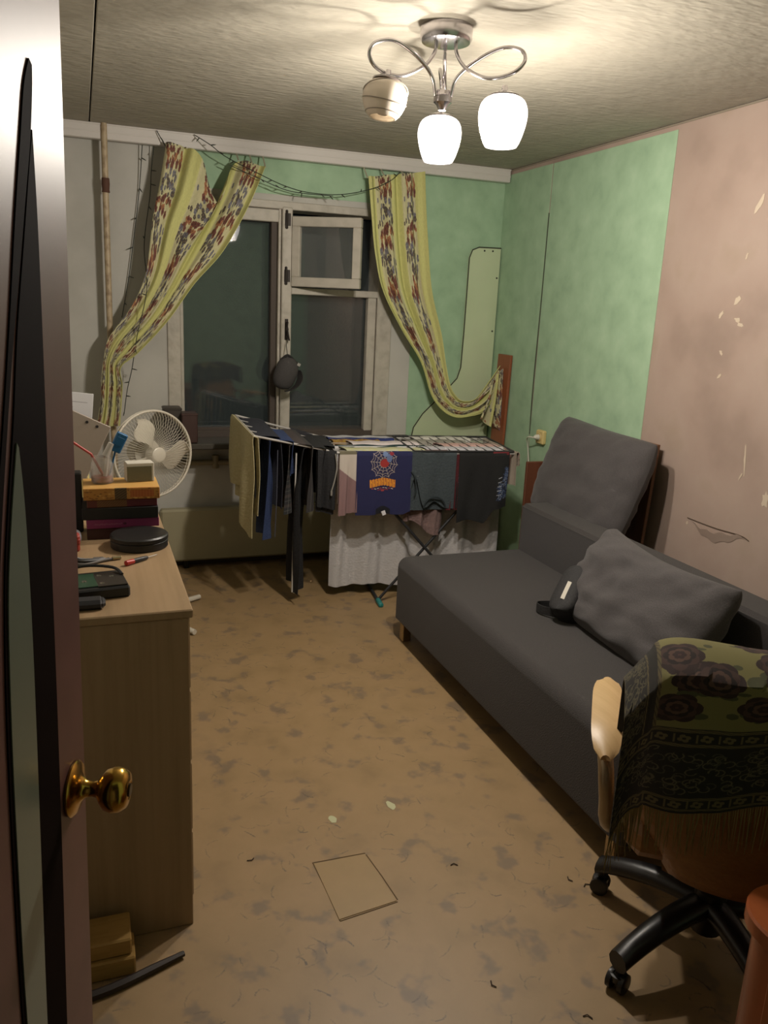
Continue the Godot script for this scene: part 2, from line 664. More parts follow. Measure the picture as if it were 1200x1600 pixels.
func ceiling_lamp() -> void:
	var c := Vector3(1.135, CEIL, -2.66)
	var t := thing("ceiling_lamp", "chrome ceiling lamp with three looped arms and glass shades, two of them lit", "lamp", c)
	var chrome := mat(rgb(200, 196, 200), 0.16, 1.0)
	var g := G.new()
	g.lathe([Vector2(0, 0), Vector2(0.082, 0), Vector2(0.084, -0.004), Vector2(0.083, -0.036), Vector2(0.077, -0.046), Vector2(0.055, -0.05), Vector2(0, -0.05)], 36, Transform3D(Basis(), c))
	part("ceiling_plate", g, chrome, t)
	g = G.new()
	g.lathe([Vector2(0, -0.185), Vector2(0.024, -0.187), Vector2(0.026, -0.2), Vector2(0.03, -0.204), Vector2(0.03, -0.222), Vector2(0.02, -0.23), Vector2(0.012, -0.245), Vector2(0, -0.246)], 24, Transform3D(Basis(), c))
	part("hub", g, chrome, t)
	var lit := StandardMaterial3D.new()
	lit.albedo_color = rgb(250, 246, 240)
	lit.roughness = 0.3
	lit.emission_enabled = true
	lit.emission = Color(1.0, 0.97, 0.95)
	lit.emission_energy_multiplier = 3.0
	var dim := mat(rgb(240, 230, 218), 0.22)
	dim.backlight_enabled = true
	dim.backlight = Color(0.7, 0.68, 0.64)
	var stripe := mat(rgb(150, 140, 128), 0.3)
	var spots := [Vector3(0.925, 2.265, -2.63), Vector3(1.275, 2.235, -2.5), Vector3(1.22, 2.235, -2.87)]
	for k in 3:
		var p: Vector3 = spots[k]
		var d := Vector3(p.x - c.x, 0, p.z - c.z)
		var r := d.length()
		d = d.normalized()
		var s := Vector3(-d.z, 0, d.x)
		var at := func(a: float, y: float, side: float) -> Vector3: return c + d * a + Vector3.UP * y + s * side
		g = G.new()
		g.tube(spline([at.call(0.035, -0.045, 0.0), at.call(0.04, -0.08, 0.0), at.call(0.075, -0.125, 0.004), at.call(0.14, -0.16, 0.01), at.call(0.2, -0.165, 0.012), at.call(0.25, -0.15, 0.008), at.call(0.272, -0.12, 0.0), at.call(0.255, -0.09, -0.006), at.call(0.2, -0.075, -0.012), at.call(0.14, -0.09, -0.01), at.call(0.075, -0.125, -0.006), at.call(0.04, -0.16, 0.0), at.call(0.028, -0.205, 0.0)], 6), 0.0058, 10)
		part("arm", g, chrome, t)
		# cup and shade
		var up := Vector3.UP
		if k == 0:
			up = (Vector3.UP - d * 0.12).normalized()
		var xb := Basis(up.cross(Vector3(0, 0, 1)).normalized(), up, Vector3.ZERO)
		xb.z = xb.x.cross(xb.y)
		var xf := Transform3D(xb, p)
		g = G.new()
		g.lathe([Vector2(0, 0.078), Vector2(0.008, 0.078), Vector2(0.012, 0.06), Vector2(0.034, 0.056), Vector2(0.046, 0.05), Vector2(0.046, 0.046), Vector2(0.0, 0.046)], 24, xf)
		part("cup", g, chrome, t)
		g = G.new()
		var outer := [Vector2(0.02, 0.046), Vector2(0.046, 0.041), Vector2(0.062, 0.028), Vector2(0.070, 0.006), Vector2(0.069, -0.016), Vector2(0.061, -0.038), Vector2(0.05, -0.055), Vector2(0.042, -0.062)]
		if k > 0:
			outer = [Vector2(0.02, 0.048), Vector2(0.05, 0.044), Vector2(0.069, 0.028), Vector2(0.077, 0.0), Vector2(0.075, -0.03), Vector2(0.067, -0.062), Vector2(0.057, -0.088), Vector2(0.05, -0.1)]
		outer = spline(outer, 3)
		var prof := outer.duplicate()
		for i in outer.size():
			var q: Vector2 = outer[outer.size() - 1 - i]
			prof.append(Vector2(max(q.x - 0.004, 0.004), q.y + 0.001))
		prof.append(prof[0])
		g.lathe(prof, 36, xf)
		var shade := part("lit_shade" if k else "shade", g, lit if k else dim, t, "glowing white glass shade" if k else "unlit cream glass shade with swirled lines")
		if k == 0:
			g = G.new()
			for ring in [[0.069, 0.014, 0.16], [0.069, -0.014, -0.1], [0.054, -0.049, 0.0]]:
				var path := []
				for i in 40:
					var w := i * TAU / 40
					path.append(xf * Vector3(ring[0] * 1.012 * cos(w), ring[1] + ring[2] * 0.12 * sin(w), ring[0] * 1.012 * sin(w)))
				g.tube(path, 0.0018, 6, true)
			part("stripe", g, stripe, shade)
		# the bulb and its plastic collar
		g = G.new()
		g.lathe([Vector2(0, 0.046), Vector2(0.014, 0.046), Vector2(0.016, 0.02), Vector2(0.03, -0.004), Vector2(0.034, -0.012), Vector2(0, -0.012)], 24, xf)
		part("bulb_collar", g, dim, t)
		g = G.new()
		g.lathe([Vector2(0, -0.055), Vector2(0.014, -0.053), Vector2(0.026, -0.044), Vector2(0.033, -0.03), Vector2(0.034, -0.013), Vector2(0, -0.013)], 18, xf)
		part("bulb", g, lit if k else dim, t)
		if k:
			var l := OmniLight3D.new()
			l.name = "lamp_light"
			t.add_child(l, true)
			l.position = p + Vector3(0, -0.026, 0) - t.position
			l.light_color = Color(1.0, 0.965, 0.915)
			l.light_energy = LAMP_ENERGY
			l.light_size = 0.03
			l.omni_range = 12.0
			l.omni_attenuation = 2.0
			l.shadow_enabled = true


func window() -> void:
	var white := bumpy(textured(ramp(noise_image(128, 0.04, 61, 4), [rgb(160, 153, 140), rgb(178, 171, 158), rgb(184, 177, 164)]), 0.55, Vector3.ONE * 0.5), noise_image(128, 0.05, 62, 3), 2.0, 0.4)
	var brown := mat(rgb(72, 62, 54), 0.7)
	var iron := mat(rgb(40, 34, 30), 0.5, 0.6)
	var glass := mat(Color(0.5, 0.55, 0.55, 0.06), 0.02)
	glass.transparency = BaseMaterial3D.TRANSPARENCY_ALPHA
	var g := G.new()
	var z := WZ + 0.005
	# box frame round the opening, with mullion and transom
	g.box(Vector3(0.075, 1.42, 0.2), Vector3(0.508, 1.49, z - 0.095), 0.004)
	g.box(Vector3(0.02, 1.40, 0.04), Vector3(0.556, 1.5, z - 0.04), 0.004)
	g.box(Vector3(0.10, 1.42, 0.2), Vector3(1.81, 1.49, z - 0.095), 0.004)
	g.box(Vector3(1.39, 0.045, 0.2), Vector3(1.165, 2.178, z - 0.095), 0.004)
	g.box(Vector3(0.062, 1.36, 0.2), Vector3(1.174, 1.49, z - 0.09), 0.005)
	g.box(Vector3(0.56, 0.04, 0.1), Vector3(1.485, 1.695, z - 0.05), 0.004)
	var w := struct("window_1", g, white)
	# left sash
	g = G.new()
	g.box(Vector3(0.016, 1.34, 0.05), Vector3(1.132, 1.49, z - 0.03), 0.003)
	g.box(Vector3(0.58, 0.07, 0.05), Vector3(0.845, 2.118, z - 0.035), 0.004)
	part("sash", g, white, w)
	g = G.new()
	g.box(Vector3(0.036, 1.26, 0.045), Vector3(1.104, 1.46, z - 0.055), 0.003)
	g.box(Vector3(0.55, 0.03, 0.045), Vector3(0.84, 0.845, z - 0.05), 0.003)
	part("sash_rebate", g, brown, w)
	g = G.new()
	g.box(Vector3(1.20, 0.05, 0.19), Vector3(1.16, 0.82, z - 0.1), 0.004)
	part("lower_rail", g, brown, w)
	g = G.new()
	g.box(Vector3(0.55, 1.25, 0.004), Vector3(0.84, 1.46, z - 0.075), 0.0)
	part("pane", g, glass, w)
	g = G.new()
	g.box(Vector3(0.6, 1.33, 0.004), Vector3(0.85, 1.48, z - 0.17), 0.0)
	part("outer_pane", g, glass, w)
	# right sash under the vent
	g = G.new()
	g.box(Vector3(0.055, 0.84, 0.05), Vector3(1.728, 1.255, z - 0.03), 0.004)
	part("sash", g, white, w)
	g = G.new()
	g.box(Vector3(0.5, 0.83, 0.004), Vector3(1.45, 1.26, z - 0.06), 0.0)
	part("pane", g, glass, w)
	g = G.new()
	g.box(Vector3(0.56, 1.33, 0.004), Vector3(1.49, 1.48, z - 0.17), 0.0)
	part("outer_pane", g, glass, w)
	# the vent, open into the room on the hinges at the mullion
	var hinge := Vector3(1.208, 1.92, z + 0.002)
	var b := Basis(Vector3.UP, -deg_to_rad(33.0))
	g = G.new()
	var vw := 0.425
	var vh := 0.40
	for e in [[Vector3(vw, 0.056, 0.042), Vector3(vw / 2, vh / 2 - 0.028, 0)], [Vector3(vw, 0.056, 0.042), Vector3(vw / 2, -vh / 2 + 0.028, 0)], [Vector3(0.05, vh - 0.112, 0.042), Vector3(0.025, 0, 0)], [Vector3(0.05, vh - 0.112, 0.042), Vector3(vw - 0.025, 0, 0)]]:
		g.box(e[0], hinge + b * e[1], 0.004, b)
	var vent := part("vent_sash", g, white, w, "small vent sash standing ajar")
	g = G.new()
	g.box(Vector3(vw - 0.09, vh - 0.1, 0.004), hinge + b * Vector3(vw / 2, 0, -0.006), 0.0, b)
	part("pane", g, glass, vent)
	for y in [2.10, 1.78]:
		g = G.new()
		g.lathe([Vector2(0, 0.055), Vector2(0.008, 0.05), Vector2(0.009, -0.05), Vector2(0, -0.055)], 10, Transform3D(Basis(), Vector3(1.168, y, z + 0.012)))
		g.box(Vector3(0.035, 0.07, 0.004), Vector3(1.175, y, z + 0.012), 0.001)
		part("hinge", g, iron, w)
	# latch
	g = G.new()
	g.box(Vector3(0.02, 0.125, 0.006), Vector3(1.175, 1.465, z + 0.014), 0.002)
	g.lathe([Vector2(0, 0.05), Vector2(0.009, 0.045), Vector2(0.006, 0.02), Vector2(0.010, 0.0), Vector2(0.006, -0.02), Vector2(0.009, -0.045), Vector2(0, -0.05)], 10, Transform3D(Basis(), Vector3(1.175, 1.465, z + 0.03)))
	g.tube([Vector3(1.175, 1.465, z + 0.02), Vector3(1.175, 1.455, z + 0.045), Vector3(1.185, 1.40, z + 0.05)], 0.006, 8)
	part("window_handle", g, iron, w)
	# sill board
	g = G.new()
	g.box(Vector3(1.62, 0.035, 0.3), Vector3(1.2, 0.79, WZ + 0.105), 0.006)
	struct("window_sill", g, mat(rgb(66, 61, 54), 0.5))
	# radiator panel on the wall under the sill
	g = G.new()
	g.box(Vector3(1.3, 0.33, 0.07), Vector3(1.05, 0.215, WZ + 0.065), 0.012)
	var rad := thing("radiator", "flat beige radiator panel low on the wall under the window", "radiator", Vector3(1.05, 0, WZ + 0.065))
	part("panel", g, mat(rgb(158, 150, 122), 0.5), rad)
	for x in [0.55, 1.55]:
		g = G.new()
		g.box(Vector3(0.03, 0.055, 0.05), Vector3(x, 0.0275, WZ + 0.06), 0.004)
		part("bracket", g, iron, rad)
	g = G.new()
	g.tube(spline([Vector3(0.4, 0.66, WZ + 0.035), Vector3(0.9, 0.655, WZ + 0.035), Vector3(1.8, 0.66, WZ + 0.035)], 6), 0.017, 12)
	g.tube([Vector3(0.74, 0.62, WZ + 0.035), Vector3(0.74, 0.70, WZ + 0.035)], 0.021, 10)
	solo("heating_pipe", g, mat(rgb(142, 130, 104), 0.5), "horizontal painted pipe along the wall just under the window sill", "pipe")
	# riser pipe left of the window
	var pg := G.new()
	pg.tube(spline([Vector3(0.155, 0.0, WZ + 0.085), Vector3(0.152, 0.9, WZ + 0.085), Vector3(0.152, 1.55, WZ + 0.085), Vector3(0.158, 2.5, WZ + 0.085)], 5), 0.0165, 12)
	var pipe := thing("heating_pipe", "vertical painted heating riser pipe left of the window, paint flaking", "pipe", Vector3(0.155, 0, WZ + 0.085))
	part("riser", pg, textured(ramp(noise_image(128, 0.03, 71, 4), [rgb(120, 100, 76), rgb(176, 156, 126), rgb(182, 164, 136)]), 0.5, Vector3.ONE * 0.3), pipe)
	g = G.new()
	g.lathe([Vector2(0, 0.04), Vector2(0.02, 0.038), Vector2(0.0215, 0.01), Vector2(0.019, -0.02), Vector2(0.0215, -0.034), Vector2(0, -0.04)], 12, Transform3D(Basis(), Vector3(0.157, 2.19, WZ + 0.085)))
	part("rusty_joint", g, mat(rgb(84, 54, 40), 0.8), pipe, "rusty joint where the paint is gone")
	g = G.new()
	g.tube([Vector3(0.157, 1.3, WZ - 0.01), Vector3(0.157, 1.3, WZ + 0.075)], 0.006, 8)
	part("bracket", g, iron, pipe)


func fabric_print() -> Image:
	# curtain cloth: yellow stripes beside pale stripes full of blossom sprays
	var img := Image.create(512, 1024, false, Image.FORMAT_RGB8)
	var n := noise_image(256, 0.05, 80, 3)
	for y in 1024:
		for x in 512:
			var u := x / 512.0
			var pale: float = smoothstep(0.38, 0.41, u) - smoothstep(0.96, 0.99, u)
			var c := rgb(198, 196, 128).lerp(rgb(196, 190, 150), pale)
			img.set_pixel(x, y, c * (0.94 + 0.08 * n.get_pixel(x % 256, y % 256).r))
	var r := RandomNumberGenerator.new()
	r.seed = 12
	var sets := [[rgb(104, 102, 112), rgb(140, 132, 124)], [rgb(112, 70, 60), rgb(76, 44, 42)], [rgb(156, 106, 74), rgb(112, 74, 54)], [rgb(84, 76, 72), rgb(138, 116, 92)]]
	for k in 5:
		var cy := k * 205.0 + 60
		for m in 62:
			var which: int = [0, 3, 1, 2, 1, 0, 3][int(m * 7 / 62.0)]
			var y := cy + (m / 62.0 - 0.5) * 205 + r.randf_range(-14, 14)
			var x := 350 + sin(m * 0.06 + k) * 46 + r.randfn(0, 66)
			x = clamp(x, 216, 486)
			var s: Array = sets[which]
			if m % 4 == 0:
				line(img, Vector2(x, y), Vector2(x + r.randf_range(-22, 22), y + r.randf_range(10, 28)), 1.6, rgb(96, 94, 60))
			if m % 3 == 0:
				dot(img, x + 9, y + 6, 8, 4, rgb(110, 110, 66))
			blossom(img, x, y, r.randf_range(9, 16 if which != 1 else 20), s[0], s[1], 5, r.randf() * 3)
	return img


func curtains() -> void:
	# rail on the ceiling
	var g := G.new()
	g.box(Vector3(RX - LX - 0.02, 0.078, 0.05), Vector3((RX + LX) / 2, CEIL - 0.04, WZ + 0.06), 0.004)
	g.box(Vector3(RX - LX - 0.02, 0.006, 0.054), Vector3((RX + LX) / 2, CEIL - 0.045, WZ + 0.06), 0.001)
	g.box(Vector3(RX - LX - 0.02, 0.01, 0.058), Vector3((RX + LX) / 2, CEIL - 0.006, WZ + 0.06), 0.002)
	var rail := thing("curtain_rail", "long white curtain rail fixed under the ceiling above the window", "curtain rail", Vector3(1.15, CEIL - 0.08, WZ + 0.06))
	part("track", g, mat(rgb(206, 200, 194), 0.4), rail)
	var pm := printed(fabric_print(), 0.9)
	pm.backlight_enabled = true
	pm.backlight = Color(0.25, 0.25, 0.2)
	var z0 := WZ + 0.15
	var hook_mat := mat(rgb(180, 172, 150), 0.5)

	# left curtain, drawn aside and knotted low
	var le := [Vector2(0.473, 2.43), Vector2(0.43, 2.207), Vector2(0.391, 2.041), Vector2(0.346, 1.746), Vector2(0.263, 1.561), Vector2(0.142, 1.394), Vector2(0.111, 1.278), Vector2(0.095, 1.172), Vector2(0.085, 1.039), Vector2(0.058, 0.90)]
	var re := [Vector2(1.01, 2.36), Vector2(0.91, 2.137), Vector2(0.765, 1.887), Vector2(0.607, 1.705), Vector2(0.46, 1.499), Vector2(0.295, 1.317), Vector2(0.2, 1.234), Vector2(0.205, 1.137), Vector2(0.2, 1.05), Vector2(0.185, 0.90)]
	g = G.new()
	g.sheet(72, 64, func(u: float, v: float):
		var a: Vector2 = along(le, v)
		var b: Vector2 = along(re, v)
		var q := a.lerp(b, u)
		var w: float = a.distance_to(b)
		var fold := sin(u * TAU * 4.0 + 0.8 * sin(v * 5)) * 0.6 + sin(u * TAU * 9 + v * 3) * 0.25
		var depth: float = clamp(w * 0.09, 0.012, 0.042)
		# cloth sags between the two groups of hooks
		var sag: float = exp(-pow((u - 0.5) / 0.12, 2)) * pow(max(0.0, 1 - v * 3.4), 1.3)
		q.y -= 0.25 * sag
		return Vector3(q.x, q.y, z0 + fold * depth + 0.02 * sag + 0.03 * sin(v * PI)), 0.003, func(u: float, v: float): return Vector2(u * 2.6 + 0.5, v * 1.5))
	var c := thing("curtain", "yellow floral curtain left of the window, swept aside and tied low", "curtain", Vector3(0.4, 0.9, z0), "floral curtains")
	part("drape", g, pm, c)
	for p in [0.0, 0.09, 0.2, 0.72, 0.86, 1.0]:
		g = G.new()
		var q: Vector2 = le[0].lerp(re[0], p)
		g.tube([Vector3(q.x, q.y - 0.005, z0), Vector3(q.x, CEIL - 0.075, WZ + 0.07)], 0.004, 6)
		part("curtain_hook", g, hook_mat, c)

	# right curtain, swung across to the corner
	le = [Vector2(1.615, 2.36), Vector2(1.640, 2.16), Vector2(1.672, 1.934), Vector2(1.731, 1.721), Vector2(1.869, 1.492), Vector2(2.01, 1.298), Vector2(2.09, 1.096), Vector2(2.172, 0.995), Vector2(2.263, 0.95), Vector2(2.36, 0.955), Vector2(2.466, 0.99), Vector2(2.54, 1.10)]
	re = [Vector2(1.97, 2.42), Vector2(1.99, 2.2), Vector2(2.011, 2.027), Vector2(2.055, 1.736), Vector2(2.141, 1.469), Vector2(2.185, 1.285), Vector2(2.225, 1.147), Vector2(2.275, 1.076), Vector2(2.322, 1.055), Vector2(2.403, 1.075), Vector2(2.49, 1.195), Vector2(2.555, 1.29)]
	g = G.new()
	g.sheet(60, 72, func(u: float, v: float):
		var a: Vector2 = along(le, v)
		var b: Vector2 = along(re, v)
		var q := a.lerp(b, u)
		var fold := sin(u * TAU * 3.0 + 1.2 + 0.6 * sin(v * 4)) * 0.6 + sin(u * TAU * 7 + v * 4) * 0.3
		var depth: float = clamp(a.distance_to(b) * 0.1, 0.012, 0.032)
		return Vector3(q.x, q.y, z0 + fold * depth + 0.05 * smoothstep(0.3, 1.0, v)), 0.003, func(u: float, v: float): return Vector2(u * 2.2 + 0.1, v * 1.7))
	c = thing("curtain", "yellow floral curtain right of the window, its end swung up into the corner", "curtain", Vector3(2.1, 0.86, z0), "floral curtains")
	part("drape", g, pm, c)
	var tl := [Vector2(2.50, 1.2), Vector2(2.47, 1.06), Vector2(2.42, 0.945)]
	var tr := [Vector2(2.572, 1.275), Vector2(2.578, 1.08), Vector2(2.586, 0.86)]
	g = G.new()
	g.sheet(40, 20, func(u: float, v: float):
		var q: Vector2 = along(tl, v).lerp(along(tr, v), u)
		return Vector3(q.x, q.y + 0.012 * sin(u * 11) * v, z0 + 0.065 + sin(u * TAU * 2.4 + v) * 0.028 * (0.3 + v)), 0.003, func(u: float, v: float): return Vector2(u * 1.4 + 0.4, v * 0.4 + 0.3))
	part("tail", g, pm, c)
	for p in [0.0, 0.3, 0.65, 1.0]:
		g = G.new()
		var q: Vector2 = le[0].lerp(re[0], p)
		g.tube([Vector3(q.x, q.y - 0.005, z0), Vector3(q.x, CEIL - 0.075, WZ + 0.07)], 0.004, 6)
		part("curtain_hook", g, hook_mat, c)

	# string lights
	var paths := [[Vector3(0.427, 2.49, WZ + 0.1), Vector3(0.482, 2.39, WZ + 0.13)],
		[Vector3(0.626, 2.49, WZ + 0.1), Vector3(0.70, 2.43, WZ + 0.2), Vector3(0.781, 2.375, WZ + 0.22), Vector3(0.959, 2.305, WZ + 0.23), Vector3(1.106, 2.261, WZ + 0.2), Vector3(1.256, 2.239, WZ + 0.18), Vector3(1.449, 2.245, WZ + 0.18), Vector3(1.624, 2.288, WZ + 0.2), Vector3(1.743, 2.345, WZ + 0.2), Vector3(1.83, 2.41, WZ + 0.12)],
		[Vector3(0.80, 2.34, WZ + 0.2), Vector3(0.98, 2.28, WZ + 0.2), Vector3(1.15, 2.235, WZ + 0.19), Vector3(1.4, 2.232, WZ + 0.18)],
		[Vector3(0.415, 2.42, WZ + 0.05), Vector3(0.400, 2.296, WZ + 0.03), Vector3(0.39, 2.166, WZ + 0.03), Vector3(0.35, 1.902, WZ + 0.06), Vector3(0.345, 1.66, WZ + 0.23), Vector3(0.29, 1.42, WZ + 0.22), Vector3(0.262, 1.22, WZ + 0.1), Vector3(0.234, 1.1, WZ + 0.08), Vector3(0.212, 0.96, WZ + 0.08)],
		[Vector3(0.355, 2.42, WZ + 0.04), Vector3(0.335, 2.2, WZ + 0.02), Vector3(0.30, 1.95, WZ + 0.02), Vector3(0.26, 1.7, WZ + 0.02), Vector3(0.22, 1.5, WZ + 0.02)]]
	g = G.new()
	var bulbs := G.new()
	for pth in paths:
		var sp := spline(pth, 8)
		g.tube(sp, 0.0024, 5)
		for i in range(3, sp.size() - 1, 5):
			var dir := Vector3(rng.randf_range(-1, 1), rng.randf_range(-0.6, 0.3), 0.3).normalized()
			bulbs.tube([sp[i], sp[i] + dir * 0.016, sp[i] + dir * 0.03], [0.003, 0.0034, 0.0014], 5)
	var sl := thing("string_lights", "dark unlit string of fairy lights draped along rail, curtains and window", "string lights", Vector3(1.0, 0.96, WZ + 0.15))
	part("cable", g, mat(rgb(38, 44, 38), 0.5), sl)
	part("bulbs", bulbs, mat(rgb(60, 62, 54), 0.3), sl).set_meta("kind", "stuff")


func sofa() -> void:
	var img := noise_image(256, 0.12, 90, 5)
	var fab := bumpy(textured(ramp(img, [rgb(40, 36, 36), rgb(51, 47, 46), rgb(60, 56, 55)]), 0.95, Vector3.ONE * 0.17), img, 2.5, 0.4)
	fab.rim_enabled = true
	fab.rim = 0.25
	fab.rim_tint = 0.6
	var t := thing("sofa", "long charcoal grey fabric sofa along the right wall", "sofa", Vector3(1.85, 0, -2.55))
	var near := -1.70
	var far := -3.605
	var lz := near - far
	var cz := (near + far) / 2
	# seat block: rounded section swept along z
	var sec := []
	for q in [[1.432, 0.10, 0.012], [2.14, 0.10, 0.01], [2.14, 0.425, 0.02], [1.432, 0.425, 0.05]]:
		var r: float = q[2]
		var sx := 1 if q[0] < 1.8 else -1
		var sy := 1 if q[1] < 0.3 else -1
		for k in 6:
			var w := k / 5.0 * PI / 2
			var o := Vector2(-sx * cos(w), -sy * sin(w)) if (sx * sy > 0) else Vector2(-sx * sin(w), -sy * cos(w))
			sec.append(Vector2(q[0] + sx * r, q[1] + sy * r) + o * r)
	var g := G.new()
	var ends := [[0.0, 0.022], [0.008, 0.008], [0.022, 0.0]]
	var stations := []
	for e in ends:
		stations.append([far + e[0], e[1]])
	for k in range(1, 20):
		stations.append([lerp(far + 0.03, near - 0.03, k / 20.0), 0.0])
	for k in 3:
		stations.append([near - ends[2 - k][0], ends[2 - k][1]])
	var mid := Vector2(1.786, 0.26)
	var n := sec.size()
	var nz := FastNoiseLite.new()
	nz.frequency = 1.3
	g.grid(n, stations.size() + 1, func(u: float, v: float):
		var j: int = clampi(roundi(v * (stations.size() + 1)) - 1, 0, stations.size() - 1)
		var q: Vector2 = sec[roundi(u * n) % n]
		if (v < 0.001 or v > 0.999):
			return Vector3(mid.x, mid.y, stations[j][0])
		q = q.move_toward(mid, stations[j][1])
		if q.y > 0.38 and q.x < 2.1:
			q.y += nz.get_noise_2d(q.x * 2, stations[j][0] * 2) * 0.006
		return Vector3(q.x, q.y, stations[j][0]), 50.0)
	part("seat", g, fab, t)
	g = G.new()
	g.box(Vector3(0.17, 0.575, lz), Vector3(2.195, 0.385, cz), 0.018)
	part("backrest", g, fab, t)
	g = G.new()
	g.tube([Vector3(2.113, 0.655, far + 0.012), Vector3(2.113, 0.655, near - 0.012)], 0.004, 6)
	part("piping", g, fab, t)
	for p in [[1.47, far + 0.07], [2.1, far + 0.07], [1.47, near - 0.07], [2.1, near - 0.07]]:
		g = G.new()
		g.box(Vector3(0.045, 0.105, 0.045), Vector3(p[0], 0.0525, p[1]), 0.004)
		part("leg", g, mat(rgb(170, 150, 120), 0.25, 0.9), t, "short metal leg")
	# loose cushions
	var pil := bumpy(textured(ramp(img, [rgb(54, 50, 50), rgb(69, 65, 65), rgb(80, 76, 76)]), 0.95, Vector3.ONE * 0.17), img, 2.5, 0.4)
	pil.rim_enabled = true
	pil.rim = 0.25
	g = G.new()
	var b := Basis(Vector3.UP, -PI / 2) * Basis(Vector3.RIGHT, deg_to_rad(-19)) * Basis(Vector3.BACK, deg_to_rad(-2))
	g.pillow(0.82, 0.56, 0.17, Transform3D(b, Vector3(2.385, 0.835, -3.43)), 5, 0.014, 0.02)
	var c := solo("cushion", g, pil, "large grey sofa cushion standing on the far end of the backrest against the wall", "cushion", "loose grey sofa cushions")
	g = G.new()
	b = Basis(Vector3.UP, -PI / 2 - 0.03) * Basis(Vector3.RIGHT, deg_to_rad(-33)) * Basis(Vector3.BACK, deg_to_rad(-1))
	g.pillow(0.80, 0.44, 0.21, Transform3D(b, Vector3(1.95, 0.592, -2.38)), 9, 0.02, 0.045)
	solo("cushion", g, pil, "large grey sofa cushion lying slumped on the seat against the backrest", "cushion", "loose grey sofa cushions")
	# brown board behind the upper cushion
	g = G.new()
	b = Basis(Vector3.BACK, deg_to_rad(-3))
	g.box(Vector3(0.018, 1.05, 0.55), Vector3(2.53, 0.525, -3.415), 0.002, b)
	solo("wooden_board", g, wood([rgb(96, 62, 40), rgb(124, 84, 56)], 33, 0.5), "brown wooden board standing behind the upper grey cushion against the wall", "board")
	# small black pouch on the seat
	var black := cloth_mat(rgb(26, 25, 26), rgb(44, 42, 42), 12, 0.8, 0.1)
	t = thing("pouch_bag", "small black pouch bag with a strap and a white tag lying on the sofa seat", "bag", Vector3(1.9, 0.425, -2.72))
	g = G.new()
	var pc := Vector3(1.835, 0.522, -2.665)
	var pb := Basis(Vector3(0.62, 0.66, -0.42).normalized(), Vector3.UP, Vector3.BACK)
	pb.z = pb.x.cross(Vector3(-0.5, 0.62, 0.1)).normalized()
	pb.y = pb.z.cross(pb.x)
	g.pillow(0.235, 0.13, 0.12, Transform3D(pb, pc), 3, 0.006)
	part("body", g, black, t)
	g = G.new()
	var ring := []
	for k in 20:
		var w := k * TAU / 20
		ring.append(pc + pb * Vector3(0.104, 0.054 * cos(w), 0.05 * sin(w)))
	g.tube(ring, 0.006, 7, true)
	part("rim", g, mat(rgb(18, 17, 18), 0.5), t)
	g = G.new()
	g.sheet(3, 16, func(u: float, v: float):
		var q: Vector3 = along([Vector3(1.80, 0.455, -2.63), Vector3(1.745, 0.452, -2.68), Vector3(1.725, 0.45, -2.73), Vector3(1.745, 0.448, -2.77), Vector3(1.81, 0.455, -2.74)], v)
		return q + Vector3(0, (u - 0.5) * 0.036, 0), 0.003)
	part("strap", g, black, t)
	g = G.new()
	g.box(Vector3(0.085, 0.018, 0.003), pc + pb * Vector3(-0.02, 0.064, 0.012), 0.001, pb * Basis(Vector3.RIGHT, -1.1))
	part("tag", g, mat(rgb(200, 194, 180), 0.8), t, "white fabric tag")


